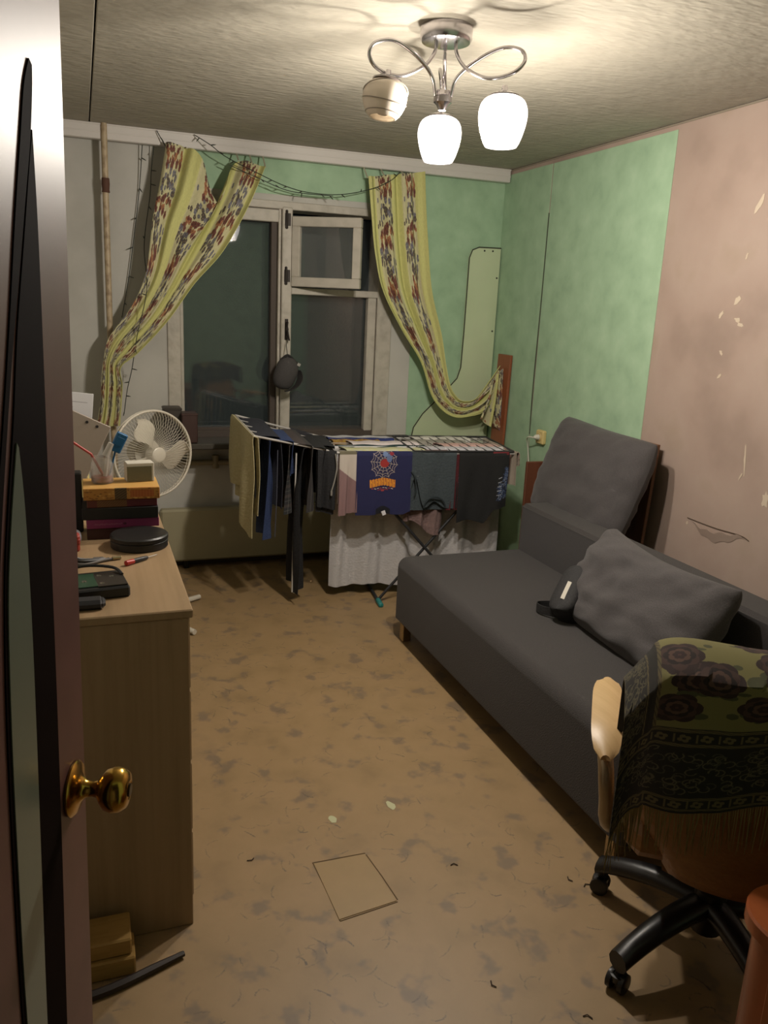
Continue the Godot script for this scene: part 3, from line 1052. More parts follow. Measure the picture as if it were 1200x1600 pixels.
func chest() -> void:
	var oak := wood([rgb(138, 114, 84), rgb(154, 128, 97), rgb(162, 136, 105)], 17, 0.45, Vector3(0.5, 0.9, 0.5))
	var top := wood([rgb(138, 114, 84), rgb(154, 128, 97), rgb(162, 136, 105)], 18, 0.4, Vector3(0.5, 0.5, 0.9))
	var t := thing("dresser", "tall light oak dresser along the left wall covered with clutter", "dresser", Vector3(-0.03, 0, -2.55))
	var b := Basis(Vector3.UP, 0.02)
	var x0 := -0.27
	var x1 := 0.225
	var g := G.new()
	g.box(Vector3(x1 - x0, 0.022, 1.44), Vector3((x0 + x1) / 2, 0.889, -2.60), 0.003)
	part("top", g, top, t)
	for s in [-1.893, -3.29]:
		g = G.new()
		g.box(Vector3(x1 - x0 - 0.012, 0.878, 0.018), Vector3((x0 + x1) / 2 - 0.004, 0.439, s), 0.002)
		part("side_panel", g, oak, t)
	g = G.new()
	g.box(Vector3(0.01, 0.86, 1.38), Vector3(x0 + 0.01, 0.44, -2.59), 0.0)
	part("back_panel", g, oak, t)
	g = G.new()
	g.box(Vector3(x1 - x0 - 0.03, 0.06, 1.37), Vector3((x0 + x1) / 2 - 0.01, 0.03, -2.59), 0.0)
	part("plinth", g, oak, t)
	for k in 4:
		for s in [0, 1]:
			g = G.new()
			g.box(Vector3(0.018, 0.196, 0.685), Vector3(x1 - 0.014, 0.168 + k * 0.203, -2.25 - s * 0.69), 0.003)
			var d := part("drawer", g, oak, t)
			g = G.new()
			g.lathe([Vector2(0, 0.022), Vector2(0.012, 0.02), Vector2(0.014, 0.014), Vector2(0.006, 0.004), Vector2(0.008, 0), Vector2(0, 0)], 14, Transform3D(Basis(Vector3.BACK, -PI / 2), Vector3(x1 - 0.005, 0.168 + k * 0.203, -2.25 - s * 0.69)))
			part("knob", g, mat(rgb(150, 146, 140), 0.3, 0.9), d)
	# wooden block and iron bar by its foot
	g = G.new()
	g.box(Vector3(0.22, 0.052, 0.09), Vector3(-0.05, 0.026, -1.80), 0.004)
	g.box(Vector3(0.215, 0.045, 0.1), Vector3(-0.055, 0.0755, -1.815), 0.004)
	solo("wood_offcut", g, wood([rgb(150, 116, 60), rgb(176, 140, 78)], 5, 0.6, Vector3.ONE * 0.3, false), "stacked wooden offcut on the floor against the dresser's end", "wood block")
	g = G.new()
	g.tube(spline([Vector3(-0.1, 0.012, -1.70), Vector3(0.0, 0.012, -1.715), Vector3(0.12, 0.012, -1.755), Vector3(0.178, 0.012, -1.775)], 4), [0.012, 0.012, 0.012, 0.012, 0.012, 0.012, 0.011, 0.011, 0.01, 0.009, 0.008, 0.008, 0.007], 6)
	solo("iron_bar", g, mat(rgb(44, 34, 30), 0.6), "dark thin bar lying on the floor in front of the dresser", "bar")


func door() -> void:
	var brown := textured(ramp(noise_image(128, 0.03, 41, 3), [rgb(96, 62, 58), rgb(110, 73, 69)]), 0.42, Vector3.ONE * 0.5)
	brown.metallic_specular = 0.5
	var dark := mat(rgb(24, 15, 13), 0.75)
	dark.metallic_specular = 0.12
	var edge := Vector3(-0.035, 0, -1.0)
	var dir := Vector3(-0.3, 0, 0.954).normalized()      # from the free edge to the hinges
	var out := Vector3(dir.z, 0, -dir.x)                # towards the room's middle
	var b := Basis(dir, Vector3.UP, dir.cross(Vector3.UP))
	var g := G.new()
	var up := Vector3(0.0167, 1, 0).normalized()        # the old leaf hangs a little out of plumb
	out = dir.cross(up).normalized() * signf(dir.cross(up).x)
	up = out.cross(dir).normalized() * signf(out.cross(dir).y)
	b = Basis(dir, up, dir.cross(up))
	var at := func(u: float, y: float, n: float) -> Vector3: return edge + dir * u + up * y + out * n
	g.box(Vector3(0.8, 2.0, 0.038), at.call(0.4, 1.005, -0.019), 0.003, b)
	var d := struct("door_1", g, brown)
	d.set_meta("label", "brown interior door standing open at the left with a brass knob")
	# carved blades and the long glazed inset, standing on the leaf
	var face := Transform3D(b, edge)
	var sgn: float = sign(b.z.dot(out))
	var shape := func(down: Array, back: Array, h: float, m: Material, called: String, label: String) -> void:
		var gg := G.new()
		var poly := PackedVector2Array()
		for q in spline(down, 5):
			poly.append(q)
		for q in spline(back, 5):
			poly.append(q)
		gg.prism(poly, -0.004 * sgn, h * sgn, face, 0.0)
		part(called, gg, m, d, label)
	shape.call([Vector2(0.09, 1.834), Vector2(0.092, 1.812), Vector2(0.102, 1.767), Vector2(0.12, 1.714), Vector2(0.144, 1.643), Vector2(0.17, 1.568), Vector2(0.194, 1.488), Vector2(0.217, 1.402), Vector2(0.234, 1.314), Vector2(0.246, 1.2)], [Vector2(0.252, 1.2), Vector2(0.24, 1.35), Vector2(0.217, 1.448), Vector2(0.199, 1.505), Vector2(0.173, 1.595), Vector2(0.148, 1.69), Vector2(0.126, 1.765), Vector2(0.112, 1.812), Vector2(0.097, 1.838)], 0.0016, dark, "carved_blade", "dark carved blade")
	shape.call([Vector2(0.096, 1.777), Vector2(0.107, 1.744), Vector2(0.129, 1.673), Vector2(0.155, 1.591), Vector2(0.174, 1.51), Vector2(0.197, 1.43), Vector2(0.213, 1.36), Vector2(0.224, 1.25), Vector2(0.229, 1.107), Vector2(0.23, 0.957), Vector2(0.226, 0.8), Vector2(0.21, 0.5), Vector2(0.17, 0.26), Vector2(0.13, 0.17)], [Vector2(0.12, 0.17), Vector2(0.112, 0.4), Vector2(0.104, 0.742), Vector2(0.097, 0.968), Vector2(0.093, 1.176), Vector2(0.092, 1.343), Vector2(0.092, 1.456), Vector2(0.091, 1.60), Vector2(0.092, 1.70), Vector2(0.095, 1.76)], 0.0016, dark, "inset", "dark glazed inset")
	shape.call([Vector2(0.172, 1.49), Vector2(0.196, 1.41), Vector2(0.211, 1.335), Vector2(0.219, 1.21), Vector2(0.222, 1.06), Vector2(0.221, 0.87), Vector2(0.2, 0.5), Vector2(0.165, 0.3)], [Vector2(0.158, 0.3), Vector2(0.165, 0.6), Vector2(0.168, 0.81), Vector2(0.163, 1.02), Vector2(0.159, 1.17), Vector2(0.157, 1.3), Vector2(0.16, 1.42), Vector2(0.168, 1.485)], 0.0028, mat(rgb(110, 117, 105), 0.3), "frosted_pane", "frosted grey-green glass pane")
	# knob
	var brass := mat(rgb(190, 150, 70), 0.2, 1.0)
	var kx := Basis(out.cross(Vector3.UP).normalized(), out, Vector3.ZERO)
	kx.z = kx.x.cross(kx.y)
	g = G.new()
	g.lathe([Vector2(0, 0.0000), Vector2(0.033, 0.0000), Vector2(0.034, 0.0027), Vector2(0.030, 0.0063), Vector2(0.02, 0.0086), Vector2(0.015, 0.0117), Vector2(0.0105, 0.0162), Vector2(0.009, 0.0234), Vector2(0.0105, 0.0297), Vector2(0.018, 0.0342), Vector2(0.025, 0.0405), Vector2(0.028, 0.0495), Vector2(0.0265, 0.0585), Vector2(0.021, 0.0657), Vector2(0.012, 0.0679), Vector2(0.010, 0.0666), Vector2(0, 0.0662)], 36, Transform3D(kx, at.call(0.05, 1.043, 0.001)))
	var k := part("door_knob", g, brass, d, "brass door knob with keyhole")
	g = G.new()
	g.lathe([Vector2(0, 0.0655), Vector2(0.008, 0.0655), Vector2(0.008, 0.069), Vector2(0.0065, 0.0695), Vector2(0, 0.069)], 18, Transform3D(kx, at.call(0.05, 1.043, 0.001)))
	part("keyhole", g, mat(rgb(60, 52, 40), 0.3, 0.8), k)
	g = G.new()
	g.box(Vector3(0.022, 0.12, 0.003), at.call(-0.001, 1.043, -0.019), 0.001, Basis(out, Vector3.UP, out.cross(Vector3.UP)))
	part("latch_plate", g, brass, d)


# ------------------------------------------------------------------ drying rack and the wash
const FL := Vector3(1.25, 0.86, -4.10)
const BL := Vector3(1.31, 0.86, -4.59)
const FR := Vector3(2.27, 0.86, -3.98)
const BR := Vector3(2.33, 0.86, -4.47)
const WB := Vector3(0.79, 1.0, -4.55)
const WF := Vector3(0.80, 0.962, -4.06)


func top_at(u: float, w: float) -> Vector3:      # u along the rack, w from front to back
	return FL.lerp(FR, u).lerp(BL.lerp(BR, u), w)


func wing_at(u: float, w: float) -> Vector3:     # u from the raised end to the hinge
	return WF.lerp(FL, u).lerp(WB.lerp(BL, u), w)


func drying_rack() -> void:
	var white := mat(rgb(176, 172, 168), 0.35)
	var dark := mat(rgb(52, 52, 54), 0.4, 0.3)
	var t := thing("drying_rack", "folding wire clothes drying rack with crossed dark legs, full of laundry", "drying rack", Vector3(1.78, 0, -4.28))
	var g := G.new()
	g.tube([FL, FR, BR, BL], 0.0075, 8, true)
	part("top_frame", g, white, t)
	for k in range(1, 8):
		g = G.new()
		g.tube([top_at(0, k / 8.0), top_at(1, k / 8.0)], 0.0025, 6)
		part("wire", g, white, t)
	g = G.new()
	g.tube([FL + Vector3(0, 0.004, 0), WF, WB, BL + Vector3(0, 0.004, 0)], 0.006, 8)
	part("wing_frame", g, white, t)
	for w in [0.25, 0.5, 0.75]:
		g = G.new()
		g.tube([wing_at(0, w), wing_at(1, w)], 0.0025, 6)
		part("wing_wire", g, white, t)
	# grid lying over the right part
	g = G.new()
	var up := Vector3(0, 0.012, 0)
	g.tube([top_at(0.42, -0.02) + up, top_at(0.98, -0.02) + up, top_at(1.0, 1.02) + up, top_at(0.42, 1.02) + up], 0.006, 8, true)
	for k in range(1, 11):
		var u := lerpf(0.42, 0.99, k / 11.0)
		g.tube([top_at(u, -0.02) + up, top_at(u, 1.02) + up], 0.0024, 6)
	part("grid", g, dark, t, "dark wire grid")
	for w in [0.0, 1.0]:
		for s in [0, 1]:
			g = G.new()
			var foot := top_at(0.26 if s == 0 else 0.78, 0.02 + w * 0.96)
			foot.y = 0.012
			var head := top_at(0.98 if s == 0 else 0.04, 0.14 + w * 0.72)
			foot.z += 0.012 * s
			head += Vector3(0, -0.012, 0.012 * s)
			g.tube([foot, head], 0.0085, 8)
			part("leg", g, dark, t)
	for u in [0.26, 0.78]:
		g = G.new()
		var a := top_at(u, -0.05)
		var b := top_at(u, 1.05)
		a.y = 0.012
		b.y = 0.012
		g.tube([a, b], 0.0095, 8)
		part("floor_bar", g, dark, t)
		for e in [[a, a - b], [b, b - a]]:
			g = G.new()
			var d: Vector3 = e[1].normalized()
			g.tube([e[0] - d * 0.03, e[0] + d * 0.05, e[0] + d * 0.055], [0.0155, 0.0145, 0.008], 10)
			part("foot_cap", g, mat(rgb(30, 120, 116), 0.4), t, "teal plastic foot cap")


# cloth hung over a bar from a to b; o points to the side that hangs long
func drape(a: Vector3, b: Vector3, o: Vector3, lf: float, lb: float, amp := 0.012, k := 2.0, ph := 0.0, hem = null, taper := 0.0, nu := 26, nv := 34, spread := 0.0) -> G:
	var g := G.new()
	var tot := lf + lb
	g.sheet(nu, nv, func(u: float, v: float):
		var s: float = v * tot - lb            # below 0: short side
		var d: float = max(0.0, abs(s) - spread)
		var lim: float = lf if s > 0 else lb
		if s > 0 and hem != null:
			d *= hem.call(u)
		var mid: float = (u - 0.5) * (1 - taper * d / lim) + 0.5
		var p: Vector3 = a.lerp(b, mid)
		var side: float = smoothstep(-0.014, 0.014, s) * 2 - 1
		var fall: float = max(0.0, d - 0.008)
		p += o * (side * 0.010 + clamp(s, -spread, spread) + amp * sin(u * TAU * k + ph) * min(1.0, d / 0.25) + amp * 0.4 * sin(u * TAU * k * 2.3 + ph * 2 + d * 6) * min(1.0, d / 0.25))
		p.y += 0.010 - fall - 0.008 * pow(min(1.0, abs(s) / max(spread, 0.001)), 2.0) * (1.0 if spread > 0.0 else 0.0)
		return p, 0.003, func(u: float, v: float): return Vector2(u, clamp((v * tot - lb) / lf, 0.0, 1.0)))
	return g


func laundry() -> void:
	var front := Vector3(0.117, 0, 0.993)
	var along_ := (FR - FL).normalized()
	var grp := "laundry on the drying rack"
	# towel over the raised end
	var g := drape(wing_at(-0.015, 1.02), wing_at(0.005, -0.03), -along_, 0.40, 0.44, 0.022, 1.6, 0.4, func(u: float): return 0.92 + 0.5 * smoothstep(0.3, 0.95, u), 0.12, 26, 34, 0.004)
	solo("towel", g, cloth_mat(rgb(172, 162, 122), rgb(192, 182, 144), 50, 0.95, 0.2), "cream towel hung over the raised left end of the drying rack", "towel", grp)
	# jeans
	var denim := cloth_mat(rgb(30, 44, 78), rgb(52, 68, 108), 51, 0.9, 0.12)
	g = drape(wing_at(0.16, 0.95), wing_at(0.16, 0.05), -along_, 0.39, 0.45, 0.022, 1.5, 1.2, null, 0.0, 26, 34, 0.06)
	solo("dark_shirt", g, cloth_mat(rgb(26, 28, 36), rgb(50, 52, 62), 52, 0.9, 0.1), "dark patterned shirt hanging on the rack right behind the cream towel", "shirt", grp)
	g = drape(wing_at(0.33, 0.55), wing_at(0.33, -0.01), -along_, 0.60, 0.25, 0.03, 1.1, 0.2, null, 0.35, 26, 34, 0.05)
	var j := thing("jeans", "blue denim jeans hanging from the left wing of the drying rack", "jeans", wing_at(0.33, 0.3) - Vector3(0, 0.5, 0), grp)
	part("leg", g, denim, j)
	for s in [0.45, 0.06]:
		g = G.new()
		g.tube([wing_at(0.33, s) + Vector3(-0.016, -0.05, 0), wing_at(0.33, s) + Vector3(-0.018, -0.3, 0), wing_at(0.33, lerpf(s, 0.27, 0.3)) + Vector3(-0.02, -0.53, 0)], 0.0025, 5)
		part("seam", g, mat(rgb(70, 72, 84), 0.9), j)
	# plaid shirt
	var img := Image.create(128, 128, false, Image.FORMAT_RGB8)
	for y in 128:
		for x in 128:
			var c := rgb(34, 36, 38)
			if x % 32 < 10:
				c = c.lerp(rgb(96, 94, 92), 0.5)
			if y % 32 < 10:
				c = c.lerp(rgb(88, 70, 66), 0.5)
			if x % 32 == 20 or y % 32 == 20:
				c = rgb(110, 108, 104)
			img.set_pixel(x, y, c)
	var plaid := printed(img, 0.95)
	plaid.uv1_scale = Vector3(2, 2, 1)
	g = drape(wing_at(0.53, 0.8), wing_at(0.56, -0.02), -along_, 0.43, 0.42, 0.028, 1.8, 2.0, null, 0.0, 26, 34, 0.05)
	solo("plaid_shirt", g, plaid, "dark grey plaid shirt hanging between the jeans and the black trousers", "shirt", grp)
	# trousers with a white side stripe
	var blk := cloth_mat(rgb(20, 20, 22), rgb(34, 34, 37), 53, 0.85, 0.15)
	g = drape(wing_at(0.73, 0.62), wing_at(0.73, -0.02), -along_, 0.88, 0.35, 0.03, 1.3, 0.6, null, 0.1, 26, 34, 0.05)
	var tr := thing("trousers", "black sports trousers with a white side stripe hanging almost to the floor", "trousers", wing_at(0.7, 0.2) - Vector3(0, 0.8, 0), grp)
	part("leg", g, blk, tr)
	g = G.new()
	for q in [0.0, 0.012]:
		var st := []
		for k in 9:
			var f := k / 8.0
			st.append(wing_at(0.73, lerpf(0.10, 0.17, f)) + Vector3(-0.094 - 0.004 * f, -0.03 - f * 0.79, 0.012 - q * 1.5))
		g.tube(st, 0.0045 if q == 0.0 else 0.002, 5)
	part("stripe", g, mat(rgb(196, 192, 186), 0.9), tr, "white side stripe")
	# black hooded top nearest the body of the rack
	g = drape(wing_at(0.76, 0.015), wing_at(1.0, 0.0), front, 0.33, 0.36, 0.014, 1.4, 0.9)
	var hood := thing("hooded_top", "black hooded top with a dangling cord at the inner end of the wing", "sweater", wing_at(0.88, 0.0) - Vector3(0, 0.33, 0), grp)
	part("body", g, blk, hood)
	g = G.new()
	g.tube(spline([FL + Vector3(-0.012, 0.0, 0.028), FL + Vector3(-0.004, -0.07, 0.032), FL + Vector3(-0.014, -0.14, 0.034), FL + Vector3(-0.03, -0.2, 0.034)], 5), 0.0035, 6)
	g.tube([FL + Vector3(-0.03, -0.2, 0.034), FL + Vector3(-0.03, -0.225, 0.034)], 0.0052, 6)
	part("cord", g, mat(rgb(140, 136, 128), 0.7), hood, "pale drawcord")
	g = drape(wing_at(0.86, 0.85), wing_at(0.86, 0.2), -along_, 0.36, 0.36, 0.03, 1.4, 0.1, null, 0.0, 26, 34, 0.06)
	solo("dark_shirt", g, cloth_mat(rgb(24, 24, 26), rgb(40, 40, 44), 54, 0.9, 0.1), "plain black shirt hanging deeper behind the hooded top on the wing", "shirt", grp)
	g = drape(wing_at(0.62, 1.0), wing_at(0.88, 1.0), -front, 0.3, 0.3, 0.02, 1.4, 0.1)
	solo("dark_shirt", g, cloth_mat(rgb(30, 30, 34), rgb(46, 46, 52), 55, 0.9, 0.1), "dark shirt on the wing's back tube nearest the window", "shirt", grp)

	# white sheet hanging behind the shirts
	g = drape(top_at(0.0, 0.30), top_at(0.98, 0.30), front, 0.815, 0.30, 0.017, 5.5, 0.3, func(u: float): return 1.0 - 0.19 * smoothstep(0.45, 1.0, u) + 0.008 * sin(u * 21), 0.0, 70, 34)
	solo("white_sheet", g, cloth_mat(rgb(180, 178, 178), rgb(192, 189, 189), 56, 0.95, 0.2), "long white bed sheet hanging from the rack nearly to the floor behind the shirts", "sheet", grp)
	# mauve jacket sleeve at the left corner
	g = drape(top_at(0.015, 0.0), top_at(0.11, 0.0), front, 0.365, 0.3, 0.012, 1.2, 0.0, func(u: float): return 1.0 - 0.06 * u)
	var mv := Image.create(64, 128, false, Image.FORMAT_RGB8)
	for y in 128:
		for x in 64:
			mv.set_pixel(x, y, rgb(188, 178, 168) if y < 36 + x * 0.45 and y > 8 else (rgb(132, 104, 104) if y >= 20 else rgb(110, 104, 86)))
	solo("mauve_sleeve", g, printed(mv, 0.95), "mauve and white jacket sleeve hanging at the rack's front left corner", "jacket", grp)
	# navy T-shirt, hung upside down, with a web print and orange lettering
	solo_shirt(grp, front)
	# grey-teal T-shirt with round collar
	g = drape(top_at(0.40, -0.005), top_at(0.652, -0.005), front, 0.33, 0.34, 0.008, 1.0, 0.5, func(u: float): return 1.0 - 0.55 * exp(-pow((u - 0.1) / 0.13, 2)) - 0.12 * exp(-pow((u - 0.58) / 0.16, 2)))
	var ts := thing("tshirt", "grey teal T-shirt with round collar hanging in the middle of the rack's front", "T-shirt", top_at(0.53, 0.0) - Vector3(0, 0.33, 0), grp)
	part("body", g, cloth_mat(rgb(52, 60, 64), rgb(64, 72, 76), 57, 0.95, 0.2), ts)
	g = G.new()
	var cp := []
	for k in 13:
		var w := PI * k / 12.0
		cp.append(top_at(0.545, -0.045) + along_ * 0.062 * cos(w) + Vector3(0, -0.305 + 0.062 * sin(w), 0))
	g.tube(cp, 0.005, 7)
	part("collar", g, mat(rgb(34, 42, 46), 0.95), ts)
	g = G.new()
	g.tube(spline([top_at(0.405, -0.04) + Vector3(0, -0.1, 0), top_at(0.425, -0.045) + Vector3(0, -0.13, 0), top_at(0.435, -0.045) + Vector3(0, -0.19, 0), top_at(0.43, -0.04) + Vector3(0, -0.23, 0)], 5), 0.0045, 6)
	part("sleeve_hem", g, mat(rgb(34, 42, 46), 0.95), ts)
	# mauve cardigan hanging under it
	g = drape(top_at(0.37, 0.085), top_at(0.62, 0.085), front, 0.475, 0.3, 0.012, 2.6, 1.0, func(u: float): return 0.86 + 0.18 * smoothstep(0.2, 0.8, u), 0.1)
	solo("cardigan", g, cloth_mat(rgb(104, 84, 82), rgb(128, 106, 102), 58, 0.95, 0.2), "mauve knitted top showing below the grey teal T-shirt", "sweater", grp)
	# red garment
	g = drape(top_at(0.61, 0.02), top_at(0.70, 0.02), front, 0.34, 0.3, 0.012, 1.6, 0.0)
	solo("red_shirt", g, cloth_mat(rgb(66, 20, 25), rgb(88, 28, 33), 59, 0.95, 0.2), "dark red shirt showing as a strip left of the black T-shirt", "shirt", grp)
	# black T-shirt with blue print
	var bi := Image.create(256, 256, false, Image.FORMAT_RGB8)
	bi.fill(rgb(24, 24, 24))
	var r := RandomNumberGenerator.new()
	r.seed = 4
	for k in 260:
		var y := r.randf_range(80, 214)
		var x := 256 - r.randf_range(2, 52) * (0.35 + 0.65 * smoothstep(80.0, 170.0, y))
		var c: Color = [rgb(46, 62, 96), rgb(70, 88, 124), rgb(124, 132, 148), rgb(34, 44, 70)][k % 4]
		line(bi, Vector2(x, y), Vector2(x + r.randf_range(-9, 9), y + r.randf_range(-12, 12)).clamp(Vector2.ZERO, Vector2(252, 252)), 1.5, c)
	for k in 5:
		line(bi, Vector2(206 - k * 2, 120 + k * 18), Vector2(220, 116 + k * 19), 2.0, rgb(150, 152, 160))
	g = drape(top_at(0.668, -0.014), top_at(0.955, -0.014), front, 0.41, 0.33, 0.009, 1.2, 2.2, func(u: float): return 1.0 - 0.2 * smoothstep(0.55, 0.75, u) - 0.03 * sin(u * 7))
	solo("tshirt", g, printed(bi, 0.95), "black T-shirt with a blue smoky print at one side, on the rack's right end", "T-shirt", grp)
	# patterned lace piece over the right end
	var li := Image.create(128, 128, false, Image.FORMAT_RGB8)
	li.fill(rgb(150, 138, 124))
	for k in 160:
		dot(li, r.randf() * 128, r.randf() * 128, r.randf_range(1.5, 4), r.randf_range(1.5, 4), [rgb(186, 174, 156), rgb(110, 92, 84), rgb(160, 120, 110)][k % 3])
	g = drape(top_at(0.97, 0.9), top_at(1.0, -0.05), along_, 0.07, 0.2, 0.018, 3.2, 0.3, func(u: float): return 1 + 0.4 * sin(u * 9))
	solo("lace_cloth", g, printed(li, 0.95), "patterned beige lace cloth over the rack's right end bar", "cloth", grp)
	g = drape(top_at(0.86, -0.014), top_at(0.95, -0.014), front, 0.022, 0.2, 0.003, 1.5, 0.0)
	solo("red_cloth", g, mat(rgb(104, 30, 36), 0.95), "small red cloth folded over the front tube above the black T-shirt", "cloth", grp)
	# things lying over the inner wires: only their folds show
	var rows := [[0.02, 0.38, 0.97, rgb(180, 178, 182), rgb(200, 198, 200), "white_cloth", "white cloth over the rearmost wire on the rack's left half"],
		[0.02, 0.40, 0.86, rgb(34, 44, 92), rgb(48, 60, 112), "navy_cloth", "navy blue cloth over the second rack wire from the window"],
		[0.03, 0.30, 0.74, rgb(96, 40, 44), rgb(190, 176, 70), "striped_cloth", "small cloth with yellow and red patches on the rack's left half"],
		[0.12, 0.50, 0.60, rgb(198, 186, 186), rgb(216, 206, 204), "floral_cloth", "white cloth with small pink flowers over a middle rack wire"],
		[0.03, 0.52, 0.36, rgb(24, 58, 48), rgb(30, 44, 54), "dark_green_cloth", "dark green cloth over a wire near the rack's front"],
		[0.05, 0.48, 0.16, rgb(176, 178, 186), rgb(196, 190, 110), "pale_cloth", "pale cloth with a yellow patch over the wire behind the navy T-shirt"],
		[0.46, 0.80, 0.72, rgb(130, 126, 116), rgb(154, 150, 140), "grey_cloth", "light grey cloth lying under the dark wire grid"],
		[0.62, 0.95, 0.47, rgb(186, 150, 144), rgb(204, 168, 160), "pink_cloth", "pale pink cloth lying under the dark wire grid"],
		[0.50, 0.92, 0.22, rgb(178, 176, 184), rgb(196, 192, 196), "white_cloth", "white cloth along the front of the dark wire grid"],
		[0.52, 0.86, 0.97, rgb(196, 192, 184), rgb(210, 206, 198), "white_cloth", "white folded cloth on the back tube in front of the green board"]]
	for q in rows:
		var wide: float = 0.062 if q[5] in ["floral_cloth", "grey_cloth", "pink_cloth", "pale_cloth", "white_cloth"] else 0.03
		g = G.new()
		var a := top_at(q[0], q[2])
		var b := top_at(q[1], q[2])
		g.sheet(24, 20, func(u: float, v: float):
			var s: float = (v - 0.5) * 2
			var p := a.lerp(b, u)
			var flat: float = clamp(s * 3.0, -1.0, 1.0)
			var down: float = max(0.0, abs(s) - 0.333) * 0.30
			p += front * (flat * wide + 0.006 * sin(u * 13 + q[2] * 20))
			p.y += 0.012 - down - 0.006 * pow(flat, 2) + 0.002 * sin(u * 17 + v * 5)
			return p, 0.003)
		var cm := cloth_mat(q[3], q[4], 100 + int(q[2] * 50), 0.95, 0.35)
		solo(q[5], g, cm, q[6], "cloth", grp)


func solo_shirt(grp: String, front: Vector3) -> void:
	var img := Image.create(512, 512, false, Image.FORMAT_RGB8)
	img.fill(rgb(30, 32, 70))
	var c := Vector2(252, 100)
	var web := rgb(170, 156, 140)
	for k in 12:
		var d := Vector2.from_angle(k * TAU / 12 + 0.1)
		line(img, (c + d * 18).clamp(Vector2(2, 2), Vector2(510, 510)), (c + d * 128).clamp(Vector2(2, 2), Vector2(510, 510)), 1.8, web)
		var e := Vector2.from_angle((k + 1) * TAU / 12 + 0.1)
		for q in [44, 72, 100, 122]:
			var m: Vector2 = c + (d + e) * 0.5 * q * 0.9
			for s in [[c + d * q, m], [m, c + e * q]]:
				line(img, s[0].clamp(Vector2(2, 2), Vector2(510, 510)), s[1].clamp(Vector2(2, 2), Vector2(510, 510)), 1.8, web)
	# plain red and blue patch in the middle of the web
	dot(img, 258, 104, 42, 34, rgb(150, 44, 42))
	dot(img, 300, 62, 26, 34, rgb(96, 112, 150))
	dot(img, 262, 30, 24, 24, rgb(104, 122, 158))
	dot(img, 320, 26, 20, 16, rgb(130, 40, 50))
	# heavy orange lettering, too worn to read, and a line of small print
	for k in 9:
		var x := 130 + k * 27.0
		var y := 236 - 10 * sin(k * PI / 8.0)
		line(img, Vector2(x, y), Vector2(x + 2, y + 52), 6.5, rgb(214, 138, 40))
		line(img, Vector2(x + 15, y), Vector2(x + 15, y + 52), 5.0, rgb(206, 124, 36))
		line(img, Vector2(x, y + (4 if k % 3 == 0 else 24)), Vector2(x + 15, y + (46 if k % 2 else 22)), 5.0, rgb(214, 138, 40))
		if k < 8:
			line(img, Vector2(x + 12, 302), Vector2(x + 26, 302 + (k % 2) * 3), 3.0, rgb(196, 176, 160) if k % 3 else rgb(176, 60, 56))
	line(img, Vector2(200, 316), Vector2(300, 316), 3.0, rgb(150, 48, 50))
	dot(img, 250, 326, 18, 6, rgb(160, 60, 56))
	for x in range(190, 330):
		for y in range(int(470 - 16 * sin((x - 190) / 140.0 * PI)), 512):
			img.set_pixel(x, y, rgb(18, 18, 26))
	var g := drape(top_at(0.105, -0.01), top_at(0.405, -0.01), front, 0.36, 0.33, 0.006, 1.1, 0.4, func(u: float): return 1.0 - 0.03 * exp(-pow((u - 0.5) / 0.12, 2)) - 0.05 * smoothstep(0.86, 1.0, u))
	var t := thing("tshirt", "navy blue T-shirt with a spider web print and orange lettering, hung upside down", "T-shirt", top_at(0.25, 0.0) - Vector3(0, 0.36, 0), grp)
	part("body", g, printed(img, 0.95), t)
	g = G.new()
	g.box(Vector3(0.022, 0.026, 0.002), top_at(0.262, -0.055) + Vector3(0, -0.328, 0), 0.0005, Basis(Vector3.BACK, 0.35))
	part("neck_label", g, mat(rgb(206, 204, 208), 0.9), t, "white neck label")


